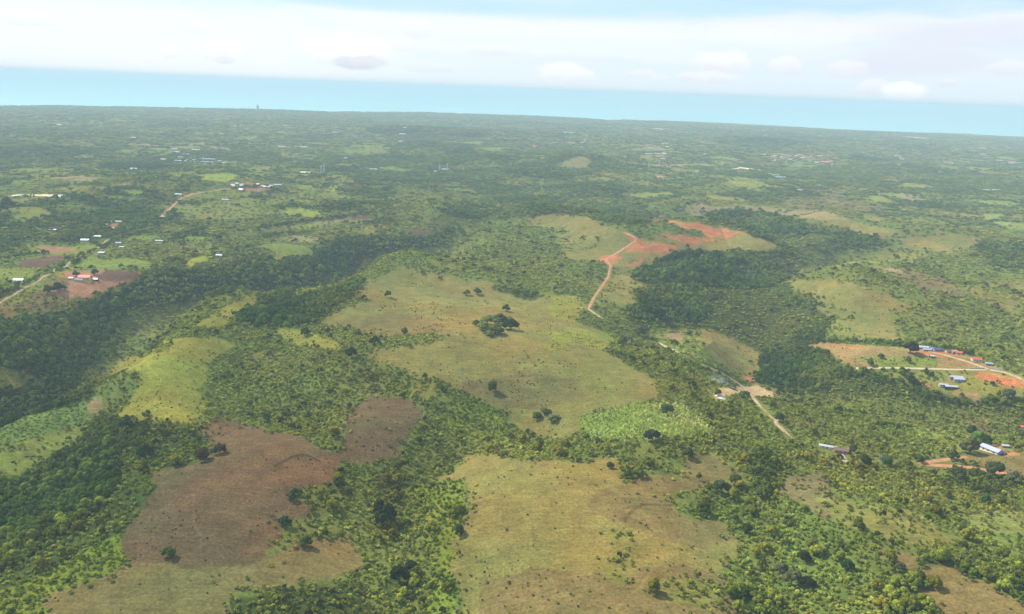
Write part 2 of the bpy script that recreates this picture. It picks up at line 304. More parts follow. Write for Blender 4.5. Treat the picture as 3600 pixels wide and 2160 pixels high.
POLY = [
 # --- wooded ground
 ('forest', 1, '347,667 375,650 442,650 475,642 525,634 575,630 618,620 656,634 743,625 768,612 813,594 843,577 893,567 981,576 1043,566 1093,545 1115,556 1080,588 985,600 931,606 868,640 843,664 781,690 693,698 643,700 618,690 525,716 425,738 325,748 275,768 262,792 250,815 242,848 225,880 180,915 212,955 160,990 75,1007 25,1025 -20,1045 -260,1080 -260,800 0,785 50,777 165,760 225,727 287,702'),
 ('wood', 1, '618,690 700,700 781,690 843,664 868,690 855,715 790,745 760,780 690,790 640,782 590,775 560,790 590,752 622,735'),
 ('forest', 1, '595,768 640,735 700,718 735,728 742,745 690,762 640,782 600,786'),
 ('open', 1, '-60,895 0,895 40,905 100,922 95,935 60,950 -60,950'),
 ('wood', 1, '275,1012 300,1014 460,1024 482,1030 512,1072 537,1089 475,1118 390,1133 370,1140 375,1158 392,1178 360,1200 357,1233 332,1260 307,1275 295,1308 295,1338 310,1363 250,1395 180,1415 117,1445 110,1600 -400,1600 -400,1160 25,1152 50,1150 125,1102 190,1067 215,1024 245,1000'),
 ('forest', 1, '-400,1180 60,1165 160,1110 230,1080 300,1110 290,1180 230,1240 170,1290 90,1340 0,1390 -400,1450'),
 ('lscrub', 1, '295,1290 310,1363 250,1395 180,1415 125,1440 110,1600 -400,1600 -400,1520 0,1440 90,1390 180,1340'),
 ('wood', 1, '1611,620 1674,606 1766,607 1855,600 1930,607 1942,645 1905,675 1917,707 1960,735 2010,770 2000,800 1980,827 1950,837 2005,862 2040,877 2080,894 2155,914 2217,929 2280,952 2355,964 2430,954 2600,970 2600,1030 2430,1007 2280,974 2155,959 2030,954 1930,949 1855,937 1836,914 1836,852 1774,817 1724,797 1611,791 1556,790 1511,770 1519,732 1561,707 1536,670 1549,655'),
 ('forest', 1, '1549,655 1611,622 1674,610 1750,628 1790,655 1740,690 1690,700 1600,690 1555,675'),
 ('forest', 1, '1519,745 1560,735 1640,742 1700,760 1690,778 1600,770 1530,772'),
 ('forest', 1, '1836,852 1870,850 1900,900 1960,905 1990,930 1930,949 1855,937'),
 ('wood', 1, '1701,538 1711,520 1761,510 1855,515 1980,540 2055,557 2080,572 2155,577 2130,595 2055,615 1930,607 1895,602 1855,582 1786,557'),
 ('forest', 1, '1711,522 1761,512 1855,517 1960,545 1940,570 1860,560 1780,550'),
 ('forest', 1, '1424,450 1511,462 1561,482 1530,500 1436,500 1336,490 1320,480 1400,470'),
 ('wood', 1, '1070,490 1180,480 1330,470 1424,450 1560,487 1600,530 1500,545 1380,515 1250,520 1150,540 1100,520'),
 ('wood', 1, '2380,590 2473,580 2650,600 2650,680 2473,665 2400,640 2370,610'),
 ('wood', 1, '1176,690 1240,695 1310,712 1300,725 1240,716 1190,700'),
 ('wood', 1, '-300,520 0,520 110,560 60,600 0,610 -300,620'),
 ('wood', 1, '120,530 260,510 370,500 390,540 330,555 270,575 200,585 110,585'),
 ('wood', 1, '618,590 500,600 380,640 347,667 420,655 600,632 640,610'),
 ('lscrub', 1, '1000,1180 1110,1170 1130,1250 1100,1330 1090,1420 1110,1600 1040,1600 1030,1430 1050,1330 1010,1260'),
 ('lscrub', 1, '1120,960 1190,990 1240,1040 1200,1085 1110,1060 1060,1010'),
 ('wood', 1, '900,1215 965,1225 975,1280 930,1295 900,1262'),
 ('wood', 1, '940,1380 1010,1370 1020,1440 960,1470 920,1430'),
 ('wood', 1, '560,1450 700,1425 880,1410 900,1600 540,1600'),
 # --- foreground fields
 ('brown', 1, '482,1027 512,1012 592,1012 618,1032 658,1047 703,1047 758,1059 773,1077 813,1087 831,1084 841,1059 833,1032 831,997 868,972 893,952 943,960 993,972 1018,994 1011,1027 993,1052 963,1082 978,1094 963,1109 868,1117 808,1112 818,1147 803,1173 718,1178 696,1205 723,1213 756,1223 743,1255 713,1258 678,1268 683,1288 680,1308 643,1328 640,1348 595,1373 390,1370 312,1363 295,1338 295,1308 307,1275 332,1260 357,1233 360,1200 392,1178 375,1158 370,1140 390,1133 475,1118 537,1089 512,1072 487,1047'),
 ('redbrown', 1.6, '640,1150 690,1115 740,1112 780,1095 812,1090 818,1147 803,1173 740,1178 700,1165'),
 ('brownpast', 1, '312,1363 390,1370 595,1373 640,1348 665,1335 718,1308 813,1308 848,1308 868,1353 873,1383 831,1395 743,1403 693,1420 618,1418 575,1435 562,1463 560,1600 100,1600 117,1484 117,1445 150,1428 180,1415 250,1395 310,1375'),
 ('pasture', 1, '1113,1118 1125,1098 1168,1096 1236,1112 1336,1112 1386,1119 1424,1114 1431,1102 1486,1102 1506,1127 1491,1147 1511,1162 1549,1147 1641,1144 1646,1092 1671,1099 1726,1102 1769,1127 1791,1162 1760,1185 1711,1164 1694,1184 1626,1187 1636,1233 1674,1255 1736,1253 1761,1283 1794,1308 1786,1350 1719,1375 1736,1395 1799,1415 1836,1435 1865,1470 1880,1600 1116,1600 1118,1450 1096,1413 1088,1378 1101,1338 1093,1303 1118,1288 1113,1268 1133,1243 1143,1223 1128,1200 1116,1163 1053,1163 1063,1153 1093,1133'),
 ('brownpast', 1, '1549,1150 1641,1148 1646,1095 1726,1102 1780,1140 1711,1164 1694,1184 1626,1187 1630,1233 1674,1255 1736,1253 1780,1300 1700,1330 1560,1290 1420,1230 1450,1180'),
 ('brownpast', 1, '1160,1400 1300,1380 1500,1390 1650,1360 1719,1375 1799,1415 1865,1470 1880,1600 1150,1600'),
 ('open', 1, '1450,1270 1500,1280 1560,1320 1550,1380 1500,1420 1450,1400 1480,1340'),
 ('open', 1, '1590,1400 1700,1390 1780,1430 1700,1470 1600,1450'),
 ('brownpast', 1, '2122,1318 2155,1325 2200,1340 2242,1358 2317,1375 2355,1395 2405,1418 2442,1443 2473,1468 2560,1520 2600,1600 2225,1600 2225,1484 2212,1438 2202,1413 2182,1385 2162,1358'),
 ('openb', 1, '1880,1150 1990,1140 2010,1200 2050,1240 1980,1260 1930,1220 1880,1190'),
 ('open', 1, '1950,1200 2200,1230 2260,1280 2300,1310 2180,1310 2040,1270'),
 ('open', 1, '2280,1240 2473,1230 2600,1240 2600,1290 2400,1290'),
 ('wood', 1, '1786,1110 1850,1090 1900,1130 1880,1190 1820,1180'),
 ('wood', 1, '1740,1420 1800,1400 1870,1440 1910,1500 1900,1600 1840,1600 1800,1470'),
 ('wood', 1, '2170,1400 2205,1420 2222,1484 2225,1600 2150,1600 2130,1480'),
 ('wood', 1, '2220,1360 2330,1375 2440,1430 2600,1500 2600,1400 2473,1370 2350,1330 2260,1330'),
 ('wood', 1, '2290,1135 2350,1110 2420,1140 2440,1180 2360,1190 2300,1170'),
 ('crop', .5, '0,1072 0,1052 15,1027 62,1007 125,994 170,982 240,957 245,992 217,1007 212,1024 150,1037 75,1062 25,1074 -200,1100 -200,1060'),
 ('tan', .5, '205,975 230,962 244,970 243,992 222,1004 208,990'),
 ('openg', .5, '-200,1110 0,1078 75,1064 150,1039 215,1024 190,1067 125,1102 70,1127 50,1150 25,1150 15,1132 0,1130 -200,1150'),
 ('lime', .5, '-200,1130 0,1095 60,1090 75,1125 50,1150 25,1150 0,1130 -200,1160'),
 # --- main pasture and left tongue
 ('pasture', .8, '863,690 905,668 940,655 978,644 1015,652 1060,662 1130,668 1195,680 1190,695 1232,700 1245,716 1300,722 1330,712 1395,712 1418,738 1395,760 1390,778 1440,795 1472,800 1478,828 1460,850 1490,865 1520,885 1560,905 1590,925 1592,962 1500,985 1440,992 1400,1015 1395,1050 1350,1062 1300,1058 1256,1035 1218,992 1181,982 1143,962 1118,944 1088,927 1043,912 998,912 981,894 943,887 913,877 885,855 900,842 980,838 1080,822 1060,808 980,805 918,812 838,797 778,782 783,762 860,732 900,728 868,712'),
 ('yellow', 1, '1330,712 1395,712 1418,738 1395,760 1390,778 1330,765 1300,745 1345,735'),
 ('yellow', 1.6, '1300,800 1400,790 1472,800 1478,828 1440,845 1380,820 1360,850 1300,845 1330,820'),
 ('brownpast', 1, '1090,930 1300,900 1400,920 1420,970 1300,990 1218,992 1143,962'),
 ('brownpast', 1, '783,782 860,760 1000,760 1080,790 1040,805 918,812 838,797'),
 ('yellow', 1, '385,817 475,815 510,810 560,822 575,832 530,855 500,885 490,927 475,947 500,970 482,995 460,1022 400,1019 300,1012 275,1009 300,985 318,962 335,930 325,910 280,897 285,880 320,857 400,850 410,835'),
 ('yellow', 1, '600,712 618,712 622,738 590,750 560,785 500,792 475,785 530,755 565,730'),
 ('open', 1, '330,800 385,790 400,800 385,820 345,815'),
 ('yellow', 1, '663,802 683,792 711,792 753,805 823,827 813,845 758,845 718,827'),
 ('open', 1, '580,850 680,850 760,880 700,920 620,910 590,880'),
 ('open', 1, '1000,925 1040,930 1060,960 1020,965 985,945'),
 ('midgreen', 1, '500,880 600,870 800,860 880,880 960,930 860,960 820,1000 760,1050 640,1040 520,1005 490,960'),
 ('plant', .6, '1399,1014 1461,992 1536,974 1649,974 1674,1002 1716,1040 1716,1064 1636,1050 1561,1060 1461,1060 1411,1060'),
 ('lscrub', 1, '1700,1040 1716,1064 1650,1075 1640,1052'),
 # --- road side pastures
 ('openg', .7, '1556,792 1611,791 1724,797 1774,817 1836,852 1836,897 1831,912 1786,902 1711,877 1646,852 1599,827 1561,807'),
 ('pasture', .7, '1690,800 1724,797 1836,852 1830,905 1760,890 1700,850'),
 ('tan', .5, '1610,806 1640,802 1652,815 1640,825 1620,820'),
 ('openg', .7, '1649,894 1694,899 1749,917 1736,934 1711,957 1699,947 1681,917'),
 ('dirt', .4, '1721,952 1735,938 1761,937 1799,934 1830,930 1870,952 1868,962 1820,960 1790,948 1760,958 1726,964'),
 ('red', .3, '1786,905 1829,912 1832,920 1805,922'),
 ('lscrub', .8, '1786,964 1855,982 1862,1016 1830,1030 1786,1012'),
 ('open', .8, '1490,640 1540,660 1570,700 1530,735 1440,735 1450,700 1470,670'),
 ('pasture', .8, '1481,662 1531,667 1521,680 1474,680'), ('pasture', .8, '1454,710 1506,700 1536,720 1536,732 1441,732'),
 # --- red hill
 ('pasture', .7, '1279,525 1311,518 1349,516 1391,520 1436,532 1456,547 1499,560 1540,571 1599,565 1650,565 1700,568 1690,556 1640,548 1594,532 1626,535 1699,540 1789,560 1855,583 1893,603 1849,603 1769,605 1686,605 1611,620 1574,642 1549,655 1504,648 1476,648 1456,630 1424,630 1374,628 1361,600 1340,575 1366,552 1304,547'),
 ('open', .7, '1340,575 1366,562 1440,575 1440,600 1400,612 1361,600'),
 ('red', 1.1, '1594,531 1626,536 1699,541 1789,561 1761,570 1724,577 1704,567 1694,555 1649,550 1626,543'),
 ('red', 1.1, '1599,563 1641,562 1699,570 1724,577 1686,582 1661,590 1646,582 1606,570'),
 ('red', 1.1, '1499,561 1536,572 1561,582 1599,585 1646,592 1619,607 1586,612 1549,607 1506,607 1511,595 1530,582'),
 ('red', 1.1, '1459,622 1476,615 1506,617 1486,635 1471,645 1459,632'),
 ('red', 1.1, '1546,617 1546,635 1531,647 1506,642 1526,630'),
 ('lime', .5, '1510,612 1540,608 1545,618 1515,622'), ('openg', .5, '1561,574 1600,576 1646,586 1640,592 1599,584'),
 # --- right ridges
 ('tan', .7, '1629,512 1661,498 1699,489 1724,499 1855,499 1950,508 2010,515 2075,533 2000,530 1930,522 1860,515 1800,512 1750,508 1720,522 1690,525 1670,512'),
 ('pasture', .7, '1987,540 2030,531 2080,536 2130,550 2180,565 2180,570 2130,575 2080,570 2055,555 2010,547'),
 ('pasture', .7, '2080,517 2105,518 2155,530 2157,535 2105,532'),
 ('pasture', .7, '2180,575 2230,572 2267,570 2262,555 2330,567 2392,577 2447,587 2380,582 2367,595 2330,605 2305,617 2255,602 2192,595'),
 ('pasture', .7, '1902,678 1955,677 2017,675 2055,687 2142,712 2205,740 2192,752 2150,747 2155,767 2180,822 2105,822 2067,805 2030,782 2080,765 2042,750 1995,727 1950,712 1910,690'),
 ('open', .8, '1910,690 1960,710 1995,727 2042,750 2080,765 2030,782 1980,760 1930,712'), ('open', .8, '1990,790 2030,782 2105,822 2050,825'),
 ('openb', .8, '2087,641 2155,645 2205,657 2280,675 2355,715 2267,720 2230,717 2217,695 2180,675 2142,652'),
 ('tan', .5, '2105,643 2155,647 2200,660 2160,660'), ('pasture', .6, '2140,611 2180,609 2222,617 2167,618'),
 ('openg', .8, '2010,625 2140,612 2220,620 2200,640 2090,636 2020,645'),
 ('open', 1, '2330,690 2473,680 2600,700 2600,790 2473,790 2400,740'),
 ('openb', 1, '1880,480 1960,472 2060,485 2150,500 2080,512 1960,505 1900,500'),
 ('openb', 1, '1960,460 2010,455 2060,470 1980,478'),
 # --- village on the right
 ('orange', .4, '1952,835 1990,828 2105,835 2180,840 2317,852 2355,866 2400,880 2430,897 2380,893 2155,889 2080,888 2040,872 2005,857'),
 ('lime', .4, '2070,862 2267,862 2267,889 2130,889'), ('red', .4, '2205,848 2240,846 2300,852 2320,858 2270,862 2215,858'),
 ('red', .3, '2005,834 2060,838 2100,842 2060,843'),
 ('openg', .6, '2060,894 2380,897 2473,907 2600,930 2600,985 2473,962 2355,959 2280,942 2217,924 2155,912'),
 ('red', .4, '2355,899 2400,902 2442,914 2473,922 2600,945 2600,965 2473,940 2430,934 2400,924 2360,912'),
 ('tan', .4, '2292,942 2367,952 2365,972 2317,954'), ('tan', .4, '2290,906 2330,908 2340,920 2295,922'), ('pink', .4, '2215,922 2255,924 2250,932 2220,930'),
 ('openg', .8, '2320,850 2420,860 2473,885 2600,920 2600,900 2473,870 2380,848'),
 # --- farmsteads lower right
 ('openg', .8, '2180,1027 2280,1037 2342,1042 2380,1067 2370,1087 2317,1087 2280,1067 2205,1047'),
 ('openb', .8, '2330,1010 2390,1020 2400,1050 2350,1040'),
 ('brownpast', .6, '2330,1104 2360,1098 2380,1080 2420,1085 2473,1094 2600,1100 2600,1165 2473,1149 2405,1139 2330,1117'),
 ('red', .3, '2392,1072 2420,1082 2408,1090 2397,1084'), ('red', .3, '2422,1097 2455,1092 2462,1098 2430,1105'),
 ('red', .3, '2022,1107 2040,1103 2048,1113 2042,1118'), ('red', .3, '2056,1094 2070,1096 2094,1103 2088,1106'),
 ('openb', .6, '1890,1018 1960,1015 2000,1030 1920,1030'),
 # --- farmstead left
 ('openb', .8, '0,735 50,725 75,695 200,725 237,735 175,750 100,762 50,778 0,783 -150,790 -150,745'),
 ('openg', .8, '20,690 105,670 180,630 270,575 290,575 270,600 200,640 170,655 120,690 60,725 0,740'),
 ('lime', .6, '67,617 85,597 105,591 175,594 237,590 260,583 240,602 195,615 150,615 50,627'),
 ('pink', .5, '95,597 140,595 185,605 150,610 100,612'),
 ('plum', .4, '40,642 57,627 150,617 157,625 107,647'),
 ('lime', .6, '-150,640 0,645 40,647 107,648 82,665 50,675 0,680 -150,690'),
 ('lime', .6, '175,645 207,622 250,627 312,624 362,637 375,649 250,651 175,656'),
 ('pink', .5, '140,672 162,655 250,652 345,655 350,667 300,687 262,702 212,722 125,717 100,700'),
 ('plum', .8, '250,653 345,656 350,668 300,680 240,672'),
 ('brownpast', .5, '100,690 125,670 170,672 165,690 130,700'),
 ('brightlime', .5, '442,647 450,632 475,620 497,617 500,630 465,634 462,647'),
 ('lime', .7, '302,577 337,567 385,567 390,577 362,582'), ('lime', .7, '437,582 425,575 462,572 525,575 487,585'),
 ('pink', .5, '250,545 283,538 285,552 262,556'), ('openg', .8, '420,595 520,590 560,605 470,612'),
 # --- middle distance left
 ('brightlime', .5, '678,510 700,500 731,503 793,515 753,525 693,517'),
 ('tan', .5, '743,538 818,529 858,519 890,523 890,532 838,535 781,545'), ('plum', .5, '838,530 858,520 892,524 888,532'),
 ('brightlime', .4, '836,538 881,535 868,541'), ('tan', .5, '681,575 738,567 778,577 773,587 706,585'),
 ('lime', .6, '618,597 656,587 738,595 761,612 753,625 706,627 656,632 668,607'),
 ('openb', .6, '618,553 700,547 760,545 720,560 650,562'), ('lime', .8, '700,547 760,540 790,545 740,555'),
 ('plum', .4, '991,562 1008,551 1028,556 1046,563 1028,573 1001,570'),
 ('lime', .5, '1090,530 1106,543 1181,560 1168,564 1120,552'),
 ('lime', .6, '1031,605 1108,610 1108,645 1043,642'), ('open', .8, '1020,600 1118,605 1118,650 1040,648'),
 ('brightlime', .5, '462,425 512,420 550,418 575,427 550,440 487,435'),
 ('lime', .5, '112,457 175,447 212,445 232,448 187,462'), ('brightlime', .5, '287,460 325,457 375,470 325,475'), ('lime', .5, '220,472 300,474 330,482 230,486'),
 ('tan', .5, '270,447 312,442 315,450 275,454'), ('tan', .5, '110,432 180,425 260,430 200,440'),
 ('lime', .5, '285,315 310,316 327,322 287,321'), ('lime', .5, '327,317 412,321 375,325'),
 ('white', .3, '10,475 50,468 157,471 152,477 105,474 60,474'),
 ('pink', .8, '545,460 570,448 600,441 650,447 660,455 618,464 575,464'), ('openg', 1, '440,470 520,458 560,455 640,465 560,480 470,490 400,520 380,505'),
 ('openg', 1, '400,500 500,490 600,480 680,490 660,520 560,530 440,530'), ('openg', 1, '640,470 760,455 860,460 850,480 740,490 660,490'),
 ('lime', .5, '716,445 768,447 758,460 723,457'), ('brightlime', .5, '793,447 843,452 800,463'), ('tan', .5, '856,350 893,355 881,375 831,362'),
 ('lime', .5, '793,415 843,411 853,416'), ('lime', .5, '1168,357 1213,357 1218,370 1168,364'), ('tan', .5, '1198,330 1228,332 1215,336'),
 ('openg', 1, '840,350 930,350 960,370 860,378 820,365'), ('lime', .6, '870,352 920,354 930,368 880,366'),
 ('pasture', .5, '1336,400 1375,386 1406,376 1426,382 1434,392 1421,409 1386,407 1350,406'),
 ('lime', .5, '1521,422 1536,416 1586,416 1549,424'), ('pink', .3, '1574,427 1596,422 1611,427 1594,432'), ('dirt', .3, '1580,427 1596,425 1600,429'),
 ('lime', .6, '1741,437 1774,427 1811,432 1855,442 1836,460 1761,455'), ('brightlime', .5, '1649,415 1699,411 1716,417'),
 ('tan', .5, '1671,350 1749,355 1711,357'), ('pink', .4, '1271,350 1290,351 1314,358 1300,358'), ('white', .3, '1576,310 1600,311 1612,314 1590,314'),
 ('tan', .5, '1600,311 1640,312 1620,315'), ('white', .3, '2165,329 2200,331 2242,334 2240,337 2200,334'), ('tan', .3, '740,268 830,267 860,270 780,271'),
 ('lime', .5, '2157,411 2210,420 2160,420'), ('brightlime', .4, '2167,467 2205,465 2180,470'), ('openb', .8, '1875,372 1960,368 2010,378 2000,395 1930,392 1870,388'),
 ('white', .2, '1766,407 1785,404 1850,412 1856,414 1800,409'), ('openb', .6, '1766,408 1800,408 1830,416 1780,420'),
 ('white', .2, '1456,371 1506,372 1500,374 1460,373'), ('tan', .4, '1545,374 1600,373 1618,379 1560,381'), ('pink', .4, '2125,345 2140,347 2130,350'),
 ('tan', .6, '1540,400 1700,395 1740,398 1600,405'), ('lime', 1, '580,405 650,403 700,408 620,414'), ('tan', .7, '720,345 800,346 780,352'),
 ('white', .2, '1083,274 1140,276 1120,277'), ('lime', 1, '1500,470 1600,462 1640,472 1560,480'),
 ('forest', .6, '1766,336 1820,332 1880,335 1960,345 1900,351 1840,351'), ('forest', .6, '893,315 1031,312 1010,322 906,324'),  # far cloud shadows painted in as dark forest patches
 ('forest', .6, '1056,325 1168,322 1156,331 1080,331'), ('forest', .6, '62,352 150,357 100,360'), ('forest', .6, '75,362 132,370 120,382 80,376'),  # more cloud-shadow patches laid in as forest cover
 ('forest', .6, '1236,412 1344,411 1310,418 1236,423'), ('forest', .6, '2155,354 2230,352 2235,360 2170,361'), ('forest', .6, '2060,378 2130,382 2190,386 2120,392 2060,388'),  # likewise shadow patches given forest colour and trees
 ('forest', .6, '785,408 860,404 865,412 790,417'), ('forest', .6, '1068,352 1143,352 1140,375 1080,370'), ('forest', .6, '250,400 330,395 410,402 380,412 270,410'),  # the middle patch is also cloud shadow painted as forest
 ('forest', .6, '1000,345 1040,342 1050,352 1010,352'), ('wood', 1, '1960,405 2090,400 2180,420 2080,440 1980,430'), ('wood', 1, '2230,425 2350,420 2473,440 2473,470 2300,465'),
]
GC = np.full(GX.shape, CI['scrub'], np.int16)
# patchwork of small holdings
def voro(x, y, size, seed):
    gx = np.floor(x / size); gy = np.floor(y / size)
    d1 = np.full(x.shape, 1e18); d2 = d1.copy(); cid = np.zeros(x.shape)
    for i in (-1, 0, 1):
        for j in (-1, 0, 1):
            cx = gx + i; cy = gy + j
            px = (cx + _hash(cx, cy, seed)) * size; py = (cy + _hash(cx, cy, seed + 1)) * size
            d = (x - px) ** 2 + (y - py) ** 2; h = _hash(cx, cy, seed + 2)
            n = d < d1
            d2 = np.where(n, d1, np.minimum(d2, d)); cid = np.where(n, h, cid); d1 = np.where(n, d, d1)
    return cid, np.sqrt(d2) - np.sqrt(d1)
WX = GX + fbm(GX, GY, 260, 3, 41) * 55; WY = GY + fbm(GX, GY, 260, 3, 43) * 55
cid, ced = voro(WX, WY * 0.8, 120, 50)
cid2, ced2 = voro(WX, WY, 330, 60)
left = sstep(math.radians(-6), math.radians(-12), GA)
pm = (GR > 2300) | ((GR > 1250) & (left > .5) & (fbm(GX, GY, 400, 2, 71) > -.15))
open_z = fbm(GX, GY, 1300, 3, 77)          # where farming is denser
v = cid + open_z * 0.30 + .13 * sstep(2600, 4200, GR)
sel = np.full(GX.shape, CI['scrub'], np.int16)
for nm, lo in (('wood', -9), ('midgreen', .16), ('scrub', .40), ('open', .62), ('openg', .76), ('lime', .88), ('tan', 1.0), ('openg', 1.05)):
    sel[v > lo] = CI[nm]
sel[cid2 > .86] = CI['wood']
GC[pm] = sel[pm]
HEDGE = pm & (ced < 7 + GR * 0.001) & (cid2 < .86)
OUT = (GR < 430) | (np.abs(GA) > math.radians(43))
# ground by photo outline
pn = {}
jobs = []
for nm, wamp, s in POLY:
    jobs.append((nm, wamp, densify(parse(s))))
allp = np.array([p for _, _, q in jobs for p in q])
# points at or under the lower frame edge would march from too near: clamp to terrain start
allw = ground(allp[:, 0], allp[:, 1])
wl = 22 + GR * 0.012
NXA = fbm(GX, GY, 26, 3, 81) * (2.2 + GR * 0.0045) + fbm(GX, GY, 140, 2, 83) * (1.0 + GR * 0.004)
NYA = fbm(GX, GY, 26, 3, 85) * (2.2 + GR * 0.0045) + fbm(GX, GY, 140, 2, 87) * (1.0 + GR * 0.004)
k = 0
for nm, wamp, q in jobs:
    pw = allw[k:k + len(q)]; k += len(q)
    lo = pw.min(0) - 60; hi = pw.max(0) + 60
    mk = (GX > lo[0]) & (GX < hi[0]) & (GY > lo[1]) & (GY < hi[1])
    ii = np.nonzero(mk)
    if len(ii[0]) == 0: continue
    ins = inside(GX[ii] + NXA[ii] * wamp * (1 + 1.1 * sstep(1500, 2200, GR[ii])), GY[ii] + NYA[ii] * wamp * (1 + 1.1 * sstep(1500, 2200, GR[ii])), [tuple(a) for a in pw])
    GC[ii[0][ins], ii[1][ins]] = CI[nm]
    HEDGE[ii[0][ins], ii[1][ins]] = False
def cover_at(x, y):
    fa, fr = grid_ix(x, y)
    i = np.clip(np.rint(fr).astype(int), 0, len(LR) - 1); j = np.clip(np.rint(fa).astype(int), 0, len(AZ) - 1)
    return GC[i, j], HEDGE[i, j]

# ------------------------------------------------------------------ object helpers
def tag(o, label=None, cat=None, group=None, kind=None):
    if label: o['label'] = label
    if cat: o['category'] = cat
    if group: o['group'] = group
    if kind: o['kind'] = kind
    return o
def link(o, parent=None):
    COL.objects.link(o)
    if parent is not None: o.parent = parent
    return o
def mesh_from(name, V, F, mat=None, smooth=False):
    me = bpy.data.meshes.new(name); me.from_pydata([tuple(v) for v in V], [], [tuple(f) for f in F]); me.update()
    if mat: me.materials.append(mat)
    if smooth: me.polygons.foreach_set('use_smooth', [True] * len(me.polygons))
    return me
def grid_mesh(name, P, nr, nc):
    me = bpy.data.meshes.new(name)
    V = P.reshape(-1, 3); me.vertices.add(len(V)); me.vertices.foreach_set('co', V.astype(np.float32).ravel())
    i, j = np.meshgrid(np.arange(nr - 1), np.arange(nc - 1), indexing='ij')
    a = (i * nc + j).ravel(); q = np.stack([a, a + nc, a + nc + 1, a + 1], -1)[:, ::-1]
    me.loops.add(q.size); me.loops.foreach_set('vertex_index', q.astype(np.int32).ravel())
    me.polygons.add(len(q)); me.polygons.foreach_set('loop_start', (np.arange(len(q)) * 4).astype(np.int32)); me.polygons.foreach_set('loop_total', np.full(len(q), 4, np.int32))
    me.polygons.foreach_set('use_smooth', np.ones(len(q), bool))
    me.update(calc_edges=True); return me
def new_mat(name):
    mt = bpy.data.materials.new(name); mt.use_nodes = True; t = NT(mt.node_tree); t.n.clear()
    return mt, t, t.node('ShaderNodeOutputMaterial')
def plain(name, col, rough=0.7, var=0.18, scale=0.6, metal=0.0, spec=0.3):
    mt, t, out = new_mat(name)
    b = t.node('ShaderNodeBsdfPrincipled'); g = t.node('ShaderNodeTexCoord')
    n = t.noise(g.outputs['Object'], scale, 5, 0.65)
    f = t.ramp(n, 0.3, 0.7, 1 - var, 1 + var * .5)
    mx = t.mix(1.0, (*col, 1), t.node('ShaderNodeCombineColor').outputs[0], blend='MULTIPLY')
    cc = [x for x in t.n if x.bl_idname == 'ShaderNodeCombineColor'][0]
    for q in range(3): t.l.new(f, cc.inputs[q])
    t.l.new(mx, b.inputs['Base Color']); b.inputs['Roughness'].default_value = rough; b.inputs['Metallic'].default_value = metal
    b.inputs['Specular IOR Level'].default_value = spec
    t.l.new(b.outputs[0], out.inputs[0]); return mt

# ------------------------------------------------------------------ ground sheet
albedo = np.array([CL[n][0] for n in CN], float)
colr = albedo[GC]
# soften cover edges slightly by a 3x3 blend so fields do not end in steps
def blur(a):
    b = a.copy()
    b[1:-1, 1:-1] = (a[1:-1, 1:-1] * 2 + a[:-2, 1:-1] + a[2:, 1:-1] + a[1:-1, :-2] + a[1:-1, 2:]) / 6
    return b
colr = blur(colr)
# patchy growth: greener hollows, drier knolls
gn = fbm(GX, GY, 90, 4, 91)[..., None]; gn2 = fbm(GX, GY, 300, 3, 95)[..., None]
dry = np.array([1.16, 1.0, .86]); lush = np.array([.86, 1.03, .9])
colr = colr * np.where(gn > 0, 1 + (dry - 1) * gn * 1.2, 1 + (lush - 1) * (-gn) * 1.2) * (1 + gn2 * .12)
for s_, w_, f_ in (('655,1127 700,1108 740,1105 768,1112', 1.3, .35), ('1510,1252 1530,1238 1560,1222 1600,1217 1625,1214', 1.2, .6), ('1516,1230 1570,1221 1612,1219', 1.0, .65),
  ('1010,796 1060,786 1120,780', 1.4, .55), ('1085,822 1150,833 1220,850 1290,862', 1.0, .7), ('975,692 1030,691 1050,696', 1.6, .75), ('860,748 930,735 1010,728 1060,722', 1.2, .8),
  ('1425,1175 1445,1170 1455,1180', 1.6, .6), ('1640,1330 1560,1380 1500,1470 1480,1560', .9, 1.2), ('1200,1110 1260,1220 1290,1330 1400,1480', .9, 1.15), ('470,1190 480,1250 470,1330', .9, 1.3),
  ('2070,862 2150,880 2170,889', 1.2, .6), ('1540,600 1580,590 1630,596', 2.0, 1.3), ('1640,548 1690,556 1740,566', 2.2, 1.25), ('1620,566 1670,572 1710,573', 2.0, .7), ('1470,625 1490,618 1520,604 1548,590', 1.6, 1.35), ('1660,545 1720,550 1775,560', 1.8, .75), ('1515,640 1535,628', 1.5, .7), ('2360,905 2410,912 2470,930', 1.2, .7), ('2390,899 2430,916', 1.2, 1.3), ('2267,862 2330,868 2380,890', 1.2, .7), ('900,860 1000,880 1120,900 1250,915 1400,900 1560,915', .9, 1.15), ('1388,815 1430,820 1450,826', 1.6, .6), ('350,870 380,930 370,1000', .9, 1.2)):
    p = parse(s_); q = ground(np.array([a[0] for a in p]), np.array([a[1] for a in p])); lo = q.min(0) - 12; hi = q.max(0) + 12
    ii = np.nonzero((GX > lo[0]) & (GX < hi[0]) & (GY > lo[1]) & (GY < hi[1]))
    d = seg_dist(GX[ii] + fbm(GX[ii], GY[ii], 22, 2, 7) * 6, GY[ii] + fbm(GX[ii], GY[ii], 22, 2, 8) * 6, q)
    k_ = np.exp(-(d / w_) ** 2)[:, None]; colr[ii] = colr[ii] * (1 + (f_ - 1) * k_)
gsheet = grid_mesh('ground', np.stack([GX, GY, GZ], -1), len(RR), len(AZ))
ca = gsheet.color_attributes.new('cover', 'FLOAT_COLOR', 'POINT')
ca.data.foreach_set('color', np.concatenate([colr, np.ones(colr.shape[:2] + (1,))], -1).astype(np.float32).ravel())
gm, t, out = new_mat('ground_cover')
at = t.node('ShaderNodeAttribute', attribute_name='cover'); geo = t.node('ShaderNodeNewGeometry')
pos = geo.outputs['Position']
